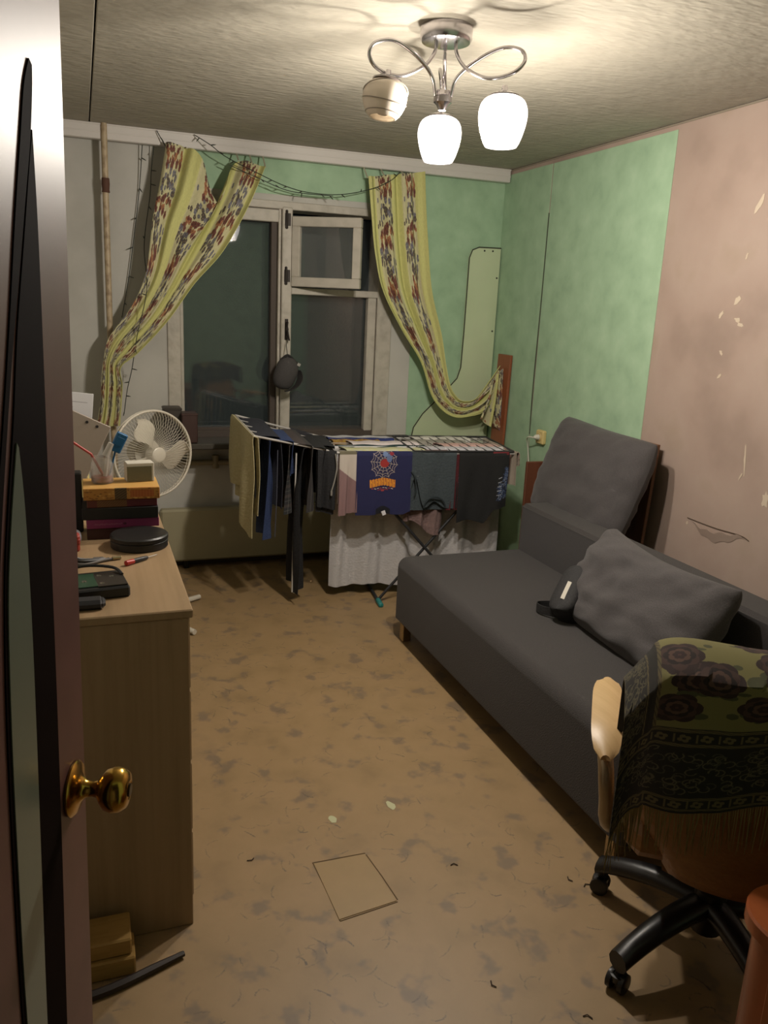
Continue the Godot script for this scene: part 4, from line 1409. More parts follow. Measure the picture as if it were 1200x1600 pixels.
func chair() -> void:
	var c0 := Vector3(1.49, 0, -1.40)
	var f := Vector3(0.576, 0, -0.817).normalized()
	var l := Vector3(-f.z, 0, f.x) * -1.0
	l = Vector3(f.z, 0, -f.x)                     # to the sitter's left
	var at := func(a: float, y: float, b: float) -> Vector3: return c0 + l * a + Vector3.UP * y + f * b
	var basis := Basis(l, Vector3.UP, l.cross(Vector3.UP))
	var hide := bumpy(textured(ramp(noise_image(128, 0.03, 66, 4), [rgb(124, 84, 44), rgb(146, 102, 56)]), 0.5, Vector3.ONE * 0.3), noise_image(128, 0.12, 67, 3), 3.0, 0.4)
	var blackp := mat(rgb(26, 24, 24), 0.35)
	var pale := wood([rgb(186, 152, 104), rgb(206, 174, 126)], 68, 0.4, Vector3.ONE * 0.3)
	var t := thing("office_chair", "brown leather office chair seen from behind with pale armrests and a black star base", "chair", c0)
	# back: thick shell, rounded outline, curved in plan
	var g := G.new()
	var outline := func(v: float) -> float:      # half width at height fraction v
		return 0.25 * (0.62 + 0.38 * smoothstep(0.0, 0.35, v)) * (1.0 - 0.22 * pow(v, 6.0))
	for side in [0.0, 1.0]:
		g.grid(22, 26, func(u: float, v: float):
			var hw: float = outline.call(v)
			var a: float = (u * 2 - 1)
			var y: float = 0.35 + 0.60 * v
			var rim: float = pow(max(0.0, 1 - pow(abs(a), 8.0)) * max(0.0, 1 - pow(abs(v * 2 - 1), 16.0)), 0.5)
			var bb: float = -0.27 + 0.05 * a * a - 0.07 * (v - 0.4) + (0.045 if side > 0.5 else -0.045) * rim
			return at.call(a * hw, y, bb), 70.0, false)
		g._fix_side(Transform3D(Basis(l, Vector3.UP, f), Vector3.ZERO), side * 2 - 1)
	part("back", g, hide, t)
	g = G.new()
	g.box(Vector3(0.5, 0.11, 0.48), at.call(0, 0.44, 0.0), 0.035, basis)
	part("seat", g, hide, t)
	for s in [1, -1]:
		g = G.new()
		var a: float = 0.315 * s
		var pad := []
		for k in 9:
			var w := k / 8.0
			pad.append(at.call(a, 0.652 - 0.03 * pow(max(0.0, (0.35 - w) / 0.35), 2) , lerpf(-0.2, 0.17, w)))
		g.sheet(8, 16, func(u: float, v: float):
			var q: Vector3 = along(pad, v)
			var x: float = (u - 0.5) * 2
			var hw: float = 0.036 * pow(max(0.02, 1 - pow(abs(v * 2 - 1), 5.0)), 0.5)
			return q + l * x * hw - Vector3.UP * 0.006 * x * x, 0.022)
		var arm := part("armrest", g, pale, t, "pale wooden armrest")
		g = G.new()
		g.tube(spline([at.call(a, 0.635, 0.06), at.call(a, 0.60, -0.09), at.call(a * 0.98, 0.57, -0.16), at.call(a * 0.95, 0.50, -0.17), at.call(a * 0.9, 0.41, -0.14), at.call(0.2 * s, 0.385, -0.05)], 5), 0.019, 10)
		part("arm_support", g, mat(rgb(150, 132, 104), 0.3, 0.4), arm)
	g = G.new()
	g.lathe([Vector2(0, 0.38), Vector2(0.09, 0.38), Vector2(0.09, 0.36), Vector2(0.028, 0.34), Vector2(0.026, 0.2), Vector2(0.04, 0.19), Vector2(0.045, 0.1), Vector2(0.04, 0.07), Vector2(0, 0.07)], 20, Transform3D(Basis(), c0))
	part("gas_lift", g, blackp, t)
	for k in 5:
		var w0 := atan2(-1.356 - c0.z, 1.191 - c0.x) + k * TAU / 5
		var d := Vector3(cos(w0), 0, sin(w0))
		var s := Vector3(-d.z, 0, d.x)
		g = G.new()
		var rp := []
		for m in 9:
			var w := m / 8.0
			rp.append(c0 + d * (0.03 + 0.285 * w) + Vector3.UP * (0.15 - 0.065 * pow(w, 2.2)))
		g.grid(10, 10, func(u: float, v: float):
			if v < 0.05 or v > 0.95:
				return along(rp, v)
			var q: Vector3 = along(rp, (v - 0.1) / 0.8)
			var w := u * TAU
			var hw := lerpf(0.04, 0.028, v)
			return q + s * hw * cos(w) + Vector3.UP * 0.027 * sin(w), 60.0)
		part("star_leg", g, blackp, t)
		var cc := c0 + d * 0.305
		g = G.new()
		var roll := Vector3(d.x * 0.3 + s.x, 0, d.z * 0.3 + s.z).normalized()
		for e in [-1, 1]:
			var xb := Basis(Vector3.UP, roll, Vector3.UP.cross(roll))
			g.lathe([Vector2(0, -0.008), Vector2(0.02, -0.009), Vector2(0.026, -0.006), Vector2(0.026, 0.006), Vector2(0.02, 0.009), Vector2(0, 0.008)], 20, Transform3D(xb, cc + roll * 0.016 * e + Vector3.UP * 0.0265))
		g.lathe([Vector2(0, 0.072), Vector2(0.009, 0.072), Vector2(0.009, 0.05), Vector2(0.022, 0.048), Vector2(0.02, 0.03), Vector2(0, 0.028)], 14, Transform3D(Basis(), cc))
		part("caster", g, blackp, t)

	# tapestry throw
	var img := Image.create(512, 512, false, Image.FORMAT_RGB8)
	img.fill(rgb(104, 98, 58))
	var r := RandomNumberGenerator.new()
	r.seed = 77
	for k in 30:
		var x := r.randf() * 512
		var y := 16 + (k % 5) * 56.0 + r.randf_range(-12, 12)
		for m in 7:
			dot(img, x + r.randf_range(-44, 44), y + r.randf_range(-36, 36), r.randf_range(6, 15), r.randf_range(4, 8), rgb(62, 62, 38))
		for m in 5:
			blossom(img, x, y, 33 - m * 6, [rgb(38, 22, 20), rgb(58, 38, 32), rgb(28, 16, 15), rgb(74, 52, 42), rgb(40, 24, 22)][m], rgb(60, 36, 32), 6, m * 0.5)
	for y in range(290, 512):
		for x in 512:
			img.set_pixel(x, y, rgb(26, 23, 18))
	# the side border, dark as well
	for x in range(404, 512):
		for y in 290:
			img.set_pixel(x, y, rgb(26, 23, 18))
	for x in [[404, 410], [432, 437], [500, 505]]:
		for xx in range(x[0], x[1]):
			for y in 290:
				img.set_pixel(xx, y, rgb(84, 74, 48) if (y / 4 + xx) % 5 else rgb(40, 34, 24))
	for k in 150:
		var q := Vector2(r.randf_range(440, 498), r.randf_range(4, 286))
		var w2 := r.randf() * TAU
		for m in 7:
			var e2 := q + Vector2(cos(w2), sin(w2)) * 4
			e2 = e2.clamp(Vector2(440, 3), Vector2(498, 287))
			line(img, q, e2, 1.2, rgb(74, 68, 50))
			q = e2
			w2 += 0.5
	for band in [[292, 300], [328, 336], [470, 478], [500, 506]]:
		for y in range(band[0], band[1]):
			for x in 512:
				img.set_pixel(x, y, rgb(84, 74, 48) if (x / 4 + y) % 5 else rgb(40, 34, 24))
	for x0 in range(0, 512, 32):
		for yy in [314, 488]:
			blossom(img, x0 + 10, yy, 9, rgb(86, 76, 50), rgb(30, 26, 20), 4, 0.4)
			line(img, Vector2(x0 + 24, yy - 9), Vector2(x0 + 24, yy + 9), 1.5, rgb(84, 74, 48))
	for k in 260:
		var p := Vector2(r.randf() * 512, r.randf_range(346, 462))
		var w := r.randf() * TAU
		for m in 9:
			var e := p + Vector2(cos(w), sin(w)) * 4
			e.y = clamp(e.y, 342, 466)
			line(img, p, e, 1.2, rgb(78, 72, 54) if k % 3 else rgb(58, 56, 44))
			p = e
			w += 0.5
	var throw_mat := printed(img, 0.95)
	var path := func(a: float, s: float) -> Vector3:
		# a to the sitter's left, s metres along the cloth from the front edge over the top and down behind
		var over: float = 0.945 - 0.13 * pow(clamp(abs(a) / 0.25, 0.0, 1.0), 6.0) * 0.35
		var lim: float = 0.235
		var x: float = a
		var bend: float = 0.05 * pow(clamp(a / 0.25, -1.0, 1.0), 2.0)
		var rear: float = -0.27 - 0.042 - 0.062 + bend
		var q: Vector3
		if s < 0.16:
			q = at.call(x, over - (0.16 - s), -0.205 + bend)
		elif s < 0.27:
			var w: float = (s - 0.16) / 0.11
			q = at.call(x, over + 0.018 * sin(w * PI), lerpf(-0.205, -0.385, w) + bend)
		else:
			var d: float = s - 0.27
			var wave: float = 0.02 * sin(a * 24 + 0.6) * clamp(d / 0.2, 0.0, 1.0)
			q = at.call(x, over - d, rear - 0.022 + 0.055 * d + wave - 0.01)
		if a > lim:
			# the corner that falls past the side of the back
			var o: float = a - lim
			q += -l * (o * 0.55) + Vector3.UP * (-o * 0.85) + f * (o * 0.35)
		return q
	g = G.new()
	g.sheet(60, 60, func(u: float, v: float):
		var a: float = lerpf(-0.30, 0.36, u)
		var s: float = v * (0.545 + 0.03 * sin(u * 12 + 0.5) + 0.05 * smoothstep(0.62, 0.8, u))
		return path.call(a, s), 0.004, func(u: float, v: float): return Vector2(u * 0.98, clamp((v - 0.22) / 0.78, 0.0, 1.0)))
	var th := thing("tapestry_throw", "dark fringed tapestry throw with roses draped over the office chair's back", "throw", at.call(0, 0.3, -0.3))
	part("cloth", g, throw_mat, th)
	g = G.new()
	for k in 150:
		var u := (k + 0.5) / 150.0
		var a := lerpf(-0.30, 0.36, u)
		var s: float = 0.545 + 0.03 * sin(u * 12 + 0.5) + 0.05 * smoothstep(0.62, 0.8, u)
		var p: Vector3 = path.call(a, s)
		var sway := Vector3(rng.randf_range(-0.006, 0.006), 0, rng.randf_range(-0.006, 0.006))
		g.tube([p, p + Vector3(0, -0.04, 0) + sway, p + Vector3(0, -0.085 - rng.randf() * 0.02, 0) + sway * 2.2], [0.0017, 0.0014, 0.0008], 4)
	part("fringe", g, mat(rgb(112, 96, 56), 0.95), th).set_meta("kind", "stuff")

	# reddish brown cabinet with a rounded corner in the near right
	var cab := wood([rgb(128, 62, 30), rgb(150, 78, 40), rgb(160, 86, 46)], 91, 0.3, Vector3.ONE * 0.6)
	t = thing("cabinet", "reddish brown cabinet with a rounded top corner at the lower right", "cabinet", Vector3(1.4, 0, -0.6))
	var top := func(x0: float, z0: float, x1: float, z1: float, rad: float) -> PackedVector2Array:
		var p := PackedVector2Array()
		for k in 9:
			var w := k / 8.0 * PI / 2
			p.append(Vector2(x0 + rad - rad * cos(w), -(z0 + rad - rad * sin(w))))
		p.append(Vector2(x1, -z0))
		p.append(Vector2(x1, -z1))
		p.append(Vector2(x0, -z1))
		return p
	var flat := Transform3D(Basis(Vector3(1, 0, 0), Vector3(0, 0, -1), Vector3(0, 1, 0)), Vector3.ZERO)
	g = G.new()
	g.prism(top.call(1.025, -0.935, 1.62, -0.27, 0.09), 0.622, 0.65, flat, 0.004)
	part("top", g, cab, t)
	g = G.new()
	g.prism(top.call(1.04, -0.92, 1.6, -0.28, 0.08), 0.0, 0.622, flat)
	part("body", g, cab, t)
	for k in 2:
		g = G.new()
		g.box(Vector3(0.016, 0.27, 0.52), Vector3(1.035, 0.19 + k * 0.285, -0.56), 0.003)
		var dr := part("drawer", g, cab, t)
		g = G.new()
		g.tube(spline([Vector3(1.03, 0.24 + k * 0.285, -0.62), Vector3(1.008, 0.24 + k * 0.285, -0.6), Vector3(1.008, 0.24 + k * 0.285, -0.52), Vector3(1.03, 0.24 + k * 0.285, -0.5)], 4), 0.005, 8)
		part("handle", g, mat(rgb(150, 120, 90), 0.3, 0.8), dr)


func fan() -> void:
	var white := mat(rgb(198, 190, 174), 0.45)
	var c := Vector3(0.31, 0.872, -4.1)
	var n := Vector3(0.44, 0.06, 0.88).normalized()
	var x := Vector3.UP.cross(n).normalized()
	var b := Basis(x, n, x.cross(n))           # local y is the fan's axis
	var xf := Transform3D(b, c)
	var t := thing("pedestal_fan", "white pedestal fan with three blades standing beyond the dresser", "fan", Vector3(0.3, 0, -4.13))
	var R := 0.212
	for k in 4:
		var d := Vector3(1, 0, 0).rotated(Vector3.UP, deg_to_rad(35) + k * PI / 2)
		var o := Vector3(0.26, 0.0, -4.14)
		var g := G.new()
		g.tube([o + Vector3(0, 0.03, 0), o + d * 0.2 + Vector3(0, 0.022, 0), o + d * 0.36 + Vector3(0, 0.016, 0)], [0.02, 0.016, 0.014], 8)
		part("foot", g, white, t)
	var g := G.new()
	g.lathe([Vector2(0, 0), Vector2(0.05, 0), Vector2(0.05, 0.04), Vector2(0.022, 0.06), Vector2(0.018, 0.45), Vector2(0.012, 0.46), Vector2(0.012, 0.82), Vector2(0, 0.82)], 18, Transform3D(Basis(), Vector3(0.26, 0.0, -4.14)))
	part("pole", g, white, t)
	g = G.new()
	g.lathe([Vector2(0, -0.19), Vector2(0.04, -0.185), Vector2(0.062, -0.15), Vector2(0.066, -0.09), Vector2(0.07, -0.055), Vector2(0, -0.05)], 24, xf)
	part("motor", g, white, t)
	g = G.new()
	g.lathe([Vector2(0, 0.03), Vector2(0.02, 0.028), Vector2(0.03, 0.018), Vector2(0.034, -0.02), Vector2(0, -0.02)], 24, xf)
	part("hub", g, white, t)
	for k in 3:
		g = G.new()
		var w0 := deg_to_rad(100.0 + k * 120)
		g.sheet(14, 14, func(u: float, v: float):
			var r: float = lerpf(0.028, 0.182, v)
			var half: float = lerpf(0.36, 0.62, smoothstep(0.0, 0.7, v)) * pow(max(0.03, 1.0 - pow(v, 5.0)), 0.5)
			var w: float = w0 + (u - 0.5) * 2 * half + 0.28 * v
			return xf * Vector3(r * cos(w), (u - 0.5) * 0.05 * (0.6 + v) + 0.002, -r * sin(w)), 0.003)
		part("blade", g, white, t)
	g = G.new()
	for y in [0.0, -0.02]:
		var ring := []
		for k in 56:
			ring.append(xf * Vector3(R * cos(k * TAU / 56), y, R * sin(k * TAU / 56)))
		g.tube(ring, 0.0065 if y == 0.0 else 0.005, 8, true)
	part("guard_rim", g, white, t)
	g = G.new()
	for k in 72:
		var w := k * TAU / 72
		var d := Vector3(cos(w), 0, sin(w))
		g.tube([xf * (d * R), xf * (d * 0.185 + Vector3(0, 0.028, 0)), xf * (d * 0.12 + Vector3(0, 0.045, 0)), xf * (d * 0.036 + Vector3(0, 0.05, 0))], 0.0009, 4)
		g.tube([xf * (d * R), xf * (d * 0.185 + Vector3(0, -0.045, 0)), xf * (d * 0.12 + Vector3(0, -0.065, 0)), xf * (d * 0.05 + Vector3(0, -0.07, 0))], 0.0009, 4)
	part("guard_wires", g, white, t).set_meta("kind", "stuff")
	g = G.new()
	g.lathe([Vector2(0, 0.056), Vector2(0.03, 0.055), Vector2(0.037, 0.05), Vector2(0.03, 0.046), Vector2(0, 0.046)], 22, xf)
	part("badge", g, white, t)


func corner() -> void:
	# pale green board with a dark edge, leaning in the corner
	var poly := []
	for q in [[2.609, 2.027], [2.43, 2.024], [2.385, 2.005], [2.366, 1.955], [2.362, 1.485], [2.356, 1.258], [2.334, 1.186], [2.256, 1.102], [2.10, 0.95], [2.04, 0.86], [2.025, 0.772], [2.025, 0.02], [2.58, 0.02], [2.585, 0.78]]:
		poly.append(Vector2(min(q[0], 2.588), q[1]))
	poly[0] = Vector2(2.588, 2.027)
	var pp := PackedVector2Array(poly)
	var t := thing("tabletop_board", "tall pale green board with a rounded corner and dark edging leaning by the window", "board", Vector3(2.3, 0.02, WZ + 0.03))
	var g := G.new()
	g.prism(pp, WZ + 0.012, WZ + 0.03, Transform3D(), 0.0)
	part("panel", g, textured(ramp(noise_image(128, 0.01, 15, 3), [rgb(186, 198, 162), rgb(196, 206, 172)]), 0.4, Vector3.ONE), t)
	g = G.new()
	var rim := []
	for k in 11:
		rim.append(Vector3(poly[k].x, poly[k].y, WZ + 0.03))
	g.tube(rim, 0.004, 6)
	part("edging", g, mat(rgb(50, 52, 40), 0.7), t)
	for q in [[2.47, 2.005], [2.53, 2.006], [2.572, 1.84], [2.568, 1.50]]:
		g = G.new()
		g.lathe([Vector2(0, 0.003), Vector2(0.006, 0.002), Vector2(0.006, 0), Vector2(0, 0)], 8, Transform3D(Basis(Vector3.RIGHT, PI / 2), Vector3(q[0], q[1], WZ + 0.03)))
		part("screw", g, mat(rgb(60, 60, 54), 0.4, 0.6), t)
	# reddish plank
	g = G.new()
	g.box(Vector3(0.018, 1.36, 0.17), Vector3(2.573, 0.68, WZ + 0.21), 0.003, Basis(Vector3.BACK, -0.018) * Basis(Vector3.UP, 0.0))
	solo("plank", g, wood([rgb(128, 70, 44), rgb(150, 86, 56)], 29, 0.45), "reddish brown plank leaning on the right wall in the far corner", "plank")
	# brown low panel behind the rack's right end
	g = G.new()
	g.box(Vector3(0.32, 0.84, 0.02), Vector3(2.42, 0.42, -3.84), 0.003)
	solo("wooden_board", g, wood([rgb(84, 48, 32), rgb(108, 64, 42)], 34, 0.5), "reddish brown wooden board between the sofa's end and the drying rack", "board")
	# socket with plug and cable
	t = thing("wall_socket", "cream wall socket with a plugged-in cable above the sofa's far end", "socket", Vector3(RX, 0.91, -4.26))
	g = G.new()
	g.box(Vector3(0.03, 0.085, 0.085), Vector3(RX - 0.015, 0.905, -4.25), 0.008)
	part("box", g, mat(rgb(206, 184, 124), 0.4), t)
	g = G.new()
	g.lathe([Vector2(0, 0.006), Vector2(0.024, 0.005), Vector2(0.028, 0), Vector2(0, 0)], 20, Transform3D(Basis(Vector3.BACK, PI / 2), Vector3(RX - 0.029, 0.905, -4.25)))
	part("face", g, mat(rgb(190, 168, 110), 0.4), t)
	g = G.new()
	g.tube([Vector3(RX - 0.03, 0.905, -4.25), Vector3(RX - 0.055, 0.905, -4.25), Vector3(RX - 0.065, 0.902, -4.252)], [0.018, 0.015, 0.007], 10)
	var plug := solo("phone_charger", g, mat(rgb(208, 204, 190), 0.4), "white charger plugged into the wall socket, its cable hanging down behind the rack", "charger")
	g = G.new()
	g.tube(spline([Vector3(RX - 0.065, 0.902, -4.252), Vector3(RX - 0.08, 0.90, -4.29), Vector3(RX - 0.06, 0.87, -4.335), Vector3(RX - 0.04, 0.80, -4.345), Vector3(RX - 0.03, 0.57, -4.31), Vector3(RX - 0.03, 0.2, -4.3)], 6), 0.004, 7)
	part("cable", g, mat(rgb(208, 204, 190), 0.4), plug)
	# cap on the window latch
	t = thing("baseball_cap", "dark grey baseball cap hanging from the window latch", "cap", Vector3(1.165, 1.1, WZ + 0.1))
	var felt := cloth_mat(rgb(58, 55, 54), rgb(72, 69, 68), 19, 0.9, 0.08)
	g = G.new()
	var cc := Vector3(1.155, 1.205, WZ + 0.1)
	g.grid(28, 16, func(u: float, v: float):
		var w: float = u * TAU
		var p: float = v * PI
		var r: float = pow(sin(p), 0.75)
		return cc + Vector3(0.073 * r * cos(w), 0.103 * cos(p) * (1.0 if v < 0.5 else 0.92), 0.062 * r * sin(w)) + Vector3(0.012 * sin(p * 2), 0, 0), 60.0)
	part("crown", g, felt, t)
	g = G.new()
	g.sheet(14, 8, func(u: float, v: float):
		var w: float = lerpf(-0.5, 1.9, u)
		var r: float = lerpf(0.064, 0.088, v)
		return cc + Vector3(r * cos(w) + 0.012, -0.012 - 0.09 * sin(w * 0.8), -0.01 + 0.04 * v + r * 0.3 * sin(w)), 0.004)
	part("brim", g, mat(rgb(40, 37, 36), 0.9), t)
	g = G.new()
	g.tube(spline([cc + Vector3(-0.03, 0.085, 0.01), cc + Vector3(0.005, 0.112, 0.02), cc + Vector3(0.04, 0.09, 0.01), cc + Vector3(0.066, 0.062, 0.02)], 5), 0.008, 7)
	part("strap", g, mat(rgb(34, 31, 31), 0.9), t)
	g = G.new()
	g.box(Vector3(0.02, 0.018, 0.004), cc + Vector3(0.074, 0.058, 0.03), 0.001, Basis(Vector3.BACK, -0.5))
	part("buckle", g, mat(rgb(176, 172, 166), 0.35, 0.7), t, "pale metal buckle")
	g = G.new()
	g.tube([cc + Vector3(0.005, 0.11, 0.02), Vector3(1.168, 1.37, WZ + 0.05), Vector3(1.178, 1.42, WZ + 0.05)], 0.0025, 5)
	part("loop", g, mat(rgb(60, 56, 50), 0.9), t)
	# two dark boxes on the sill
	g = G.new()
	g.box(Vector3(0.10, 0.20, 0.12), Vector3(0.475, 0.9085, WZ + 0.13), 0.006)
	g.box(Vector3(0.105, 0.012, 0.125), Vector3(0.475, 1.0, WZ + 0.13), 0.003)
	solo("speaker_box", g, mat(rgb(58, 52, 46), 0.5), "dark grey box on the left end of the window sill", "box", "dark boxes on the window sill")
	g = G.new()
	g.box(Vector3(0.09, 0.175, 0.11), Vector3(0.565, 0.8955, WZ + 0.18), 0.006)
	g.box(Vector3(0.094, 0.016, 0.114), Vector3(0.565, 0.975, WZ + 0.18), 0.004)
	solo("speaker_box", g, mat(rgb(62, 42, 38), 0.45), "dark brown box on the window sill right beside the grey box", "box", "dark boxes on the window sill")


func book(called: String, label: String, p: Vector3, size: Vector3, cover: Color, spine: Material, turn := 0.0) -> void:
	# lying flat, spine towards +z
	var t := thing(called, label, "book", p, "books stacked on the dresser")
	var b := Basis(Vector3.UP, turn)
	var g := G.new()
	var c := p + Vector3(0, size.y / 2, 0)
	g.box(Vector3(size.x, 0.003, size.z), c + Vector3(0, size.y / 2 - 0.0015, 0), 0.001, b)
	g.box(Vector3(size.x, 0.003, size.z), c + Vector3(0, -size.y / 2 + 0.0015, 0), 0.001, b)
	part("cover", g, mat(cover, 0.5), t)
	g = G.new()
	g.box(Vector3(size.x, size.y, 0.004), c + b * Vector3(0, 0, size.z / 2), 0.0015, b)
	part("spine", g, spine, t)
	g = G.new()
	g.box(Vector3(size.x - 0.008, size.y - 0.006, size.z - 0.008), c, 0.0, b)
	part("pages", g, mat(rgb(186, 170, 140), 0.95), t)


func desk_things() -> void:
	var Y := 0.9
	var z := -2.603
	# books, lowest first
	var plain := func(c: Color) -> StandardMaterial3D: return mat(c, 0.5)
	book("book", "dark maroon book at the bottom of the stack on the dresser", Vector3(0.085, Y, z), Vector3(0.19, 0.034, 0.14), rgb(58, 28, 28), plain.call(rgb(62, 30, 28)))
	var im := Image.create(128, 24, false, Image.FORMAT_RGB8)
	im.fill(rgb(124, 44, 88))
	for k in 16:
		line(im, Vector2(14 + k * 3, 12), Vector2(15 + k * 3, 12 + (k % 3) - 1), 1.0, rgb(140, 84, 112))
	dot(im, 66, 12, 3, 3, rgb(70, 24, 50))
	book("book", "magenta book second from the bottom of the stack", Vector3(0.095, Y + 0.0345, z), Vector3(0.212, 0.028, 0.145), rgb(110, 40, 80), printed(im, 0.45), 0.02)
	book("book", "thick black book in the middle of the stack", Vector3(0.09, Y + 0.063, z), Vector3(0.222, 0.036, 0.15), rgb(24, 22, 22), plain.call(rgb(26, 24, 24)), -0.01)
	im = Image.create(128, 16, false, Image.FORMAT_RGB8)
	im.fill(rgb(92, 40, 32))
	for x in range(18, 72):
		for y in 16:
			im.set_pixel(x, y, rgb(110, 74, 40) if (x + y) % 5 else rgb(80, 50, 30))
	for x in range(72, 128):
		for y in 16:
			im.set_pixel(x, y, rgb(86, 24, 36))
	book("book", "slim brown and red book just under the golden one", Vector3(0.095, Y + 0.0995, z), Vector3(0.205, 0.024, 0.14), rgb(84, 36, 30), printed(im, 0.5), 0.015)
	im = Image.create(128, 32, false, Image.FORMAT_RGB8)
	im.fill(rgb(176, 124, 56))
	for k in 90:
		dot(im, rng.randf() * 128, rng.randf() * 32, 2.4, 1.6, [rgb(200, 154, 84), rgb(142, 92, 40), rgb(120, 84, 44)][k % 3])
	for x in range(52, 72):
		for y in 32:
			im.set_pixel(x, y, rgb(74, 58, 36) if (x + y) % 7 else rgb(140, 108, 60))
	for x in range(78, 118):
		for y in range(6, 26):
			im.set_pixel(x, y, rgb(160, 84, 40) if (x * y) % 5 else rgb(180, 110, 52))
	book("book", "golden ornate book on top of the stack", Vector3(0.095, Y + 0.124, z), Vector3(0.222, 0.036, 0.15), rgb(190, 146, 80), printed(im, 0.45))
	# jar with pens on the book stack
	var YT := Y + 0.1605
	var glass := mat(Color(0.75, 0.72, 0.68, 0.22), 0.05)
	glass.transparency = BaseMaterial3D.TRANSPARENCY_ALPHA
	var jp := Vector3(0.042, YT, -2.61)
	var t := thing("glass_jar", "small glass jar of odds and ends with a red bottom on the book stack", "jar", jp)
	var g := G.new()
	g.lathe([Vector2(0, 0), Vector2(0.03, 0), Vector2(0.034, 0.006), Vector2(0.034, 0.06), Vector2(0.029, 0.072), Vector2(0.029, 0.082), Vector2(0.027, 0.082), Vector2(0.027, 0.072), Vector2(0.032, 0.06), Vector2(0.032, 0.008), Vector2(0, 0.005)], 26, Transform3D(Basis(), jp))
	part("glass", g, glass, t)
	g = G.new()
	g.lathe([Vector2(0, 0.006), Vector2(0.031, 0.006), Vector2(0.031, 0.02), Vector2(0, 0.024)], 20, Transform3D(Basis(), jp))
	part("red_filling", g, mat(rgb(120, 30, 30), 0.5), t, "red contents")
	g = G.new()
	g.tube([jp + Vector3(0.004, 0.02, 0), jp + Vector3(-0.03, 0.09, 0.0), jp + Vector3(-0.09, 0.135, 0.004)], 0.004, 8)
	solo("pen", g, mat(rgb(176, 70, 60), 0.4), "red pen sticking out of the glass jar to the left", "pen")
	g = G.new()
	g.tube([jp + Vector3(0.008, 0.02, 0.008), jp + Vector3(0.02, 0.10, 0.008)], 0.006, 8)
	g.tube([jp + Vector3(0.012, 0.085, 0.008), jp + Vector3(0.03, 0.125, 0.008)], [0.011, 0.009], 8)
	solo("white_tube", g, mat(rgb(196, 192, 186), 0.4), "white plastic tube standing in the glass jar", "tube")
	g = G.new()
	g.box(Vector3(0.034, 0.062, 0.018), jp + Vector3(0.052, 0.125, 0.0), 0.003, Basis(Vector3.BACK, -0.45))
	g.box(Vector3(0.026, 0.03, 0.0195), jp + Vector3(0.054, 0.129, 0.0), 0.002, Basis(Vector3.BACK, -0.45))
	g.tube([jp + Vector3(0.02, 0.015, 0.0), jp + Vector3(0.042, 0.103, 0.0)], 0.003, 6)
	solo("blue_eraser", g, mat(rgb(26, 92, 140), 0.5), "bright blue box-shaped holder stuck in the glass jar", "holder")
	# small white box behind the books, over the golden one
	g = G.new()
	g.box(Vector3(0.084, 0.06, 0.05), Vector3(0.153, YT + 0.03, -2.63), 0.002, Basis(Vector3.UP, 0.12))
	var ct := solo("carton", g, mat(rgb(190, 184, 170), 0.7), "small white carton with an olive front on the right of the golden book", "box")
	g = G.new()
	g.box(Vector3(0.076, 0.048, 0.003), Vector3(0.153, YT + 0.026, -2.63) + Basis(Vector3.UP, 0.12) * Vector3(-0.003, 0, 0.025), 0.001, Basis(Vector3.UP, 0.12))
	part("front_label", g, mat(rgb(96, 92, 68), 0.7), ct, "olive front label")
	# papers and folders further back
	g = G.new()
	g.box(Vector3(0.17, 0.19, 0.05), Vector3(-0.104, Y + 0.095, -2.645), 0.004)
	solo("black_case", g, mat(rgb(24, 22, 24), 0.5), "dark upright case at the left of the book stack", "case")
	var paper := Image.create(128, 160, false, Image.FORMAT_RGB8)
	paper.fill(rgb(208, 206, 208))
	for k in 9:
		line(paper, Vector2(16, 22 + k * 13), Vector2(112 - (k * 37) % 40, 22 + k * 13), 0.8, rgb(120, 118, 122))
	g = G.new()
	g.box(Vector3(0.22, 0.28, 0.10), Vector3(-0.105, Y + 0.14, -3.07), 0.006)
	var fol := solo("file_box", g, mat(rgb(196, 182, 120), 0.7), "pale yellow file box standing behind the book stack", "box")
	g = G.new()
	g.box(Vector3(0.19, 0.06, 0.004), Vector3(-0.105, Y + 0.14, -3.019), 0.001)
	part("label_strip", g, mat(rgb(126, 116, 56), 0.7), fol)
	var pb := Basis(Vector3.BACK, -0.1) * Basis(Vector3.RIGHT, -0.1)
	g = G.new()
	g.box(Vector3(0.16, 0.23, 0.004), Vector3(-0.06, Y + 0.282, -3.005), 0.001, pb)
	solo("paper_sheet", g, printed(paper, 0.9), "white printed sheet of paper standing above the file box", "paper")
	g = G.new()
	var pocket := mat(Color(0.72, 0.66, 0.62, 0.5), 0.2)
	pocket.transparency = BaseMaterial3D.TRANSPARENCY_ALPHA
	g.box(Vector3(0.16, 0.21, 0.006), Vector3(-0.035, Y + 0.222, -2.95), 0.002, Basis(Vector3.BACK, -0.45))
	var pk := solo("plastic_folder", g, mat(rgb(160, 148, 136), 0.3), "grey plastic folder leaning with punched holes in its edge", "folder")
	for d in [0.0, 0.04]:
		g = G.new()
		g.lathe([Vector2(0, 0.001), Vector2(0.005, 0.001), Vector2(0.005, 0), Vector2(0, 0)], 10, Transform3D(Basis(Vector3.RIGHT, PI / 2), Vector3(0.005 + d * 0.8, Y + 0.30 - d * 0.39, -2.9465)))
		part("punched_hole", g, mat(rgb(36, 32, 32), 0.9), pk)
	# black round tin
	g = G.new()
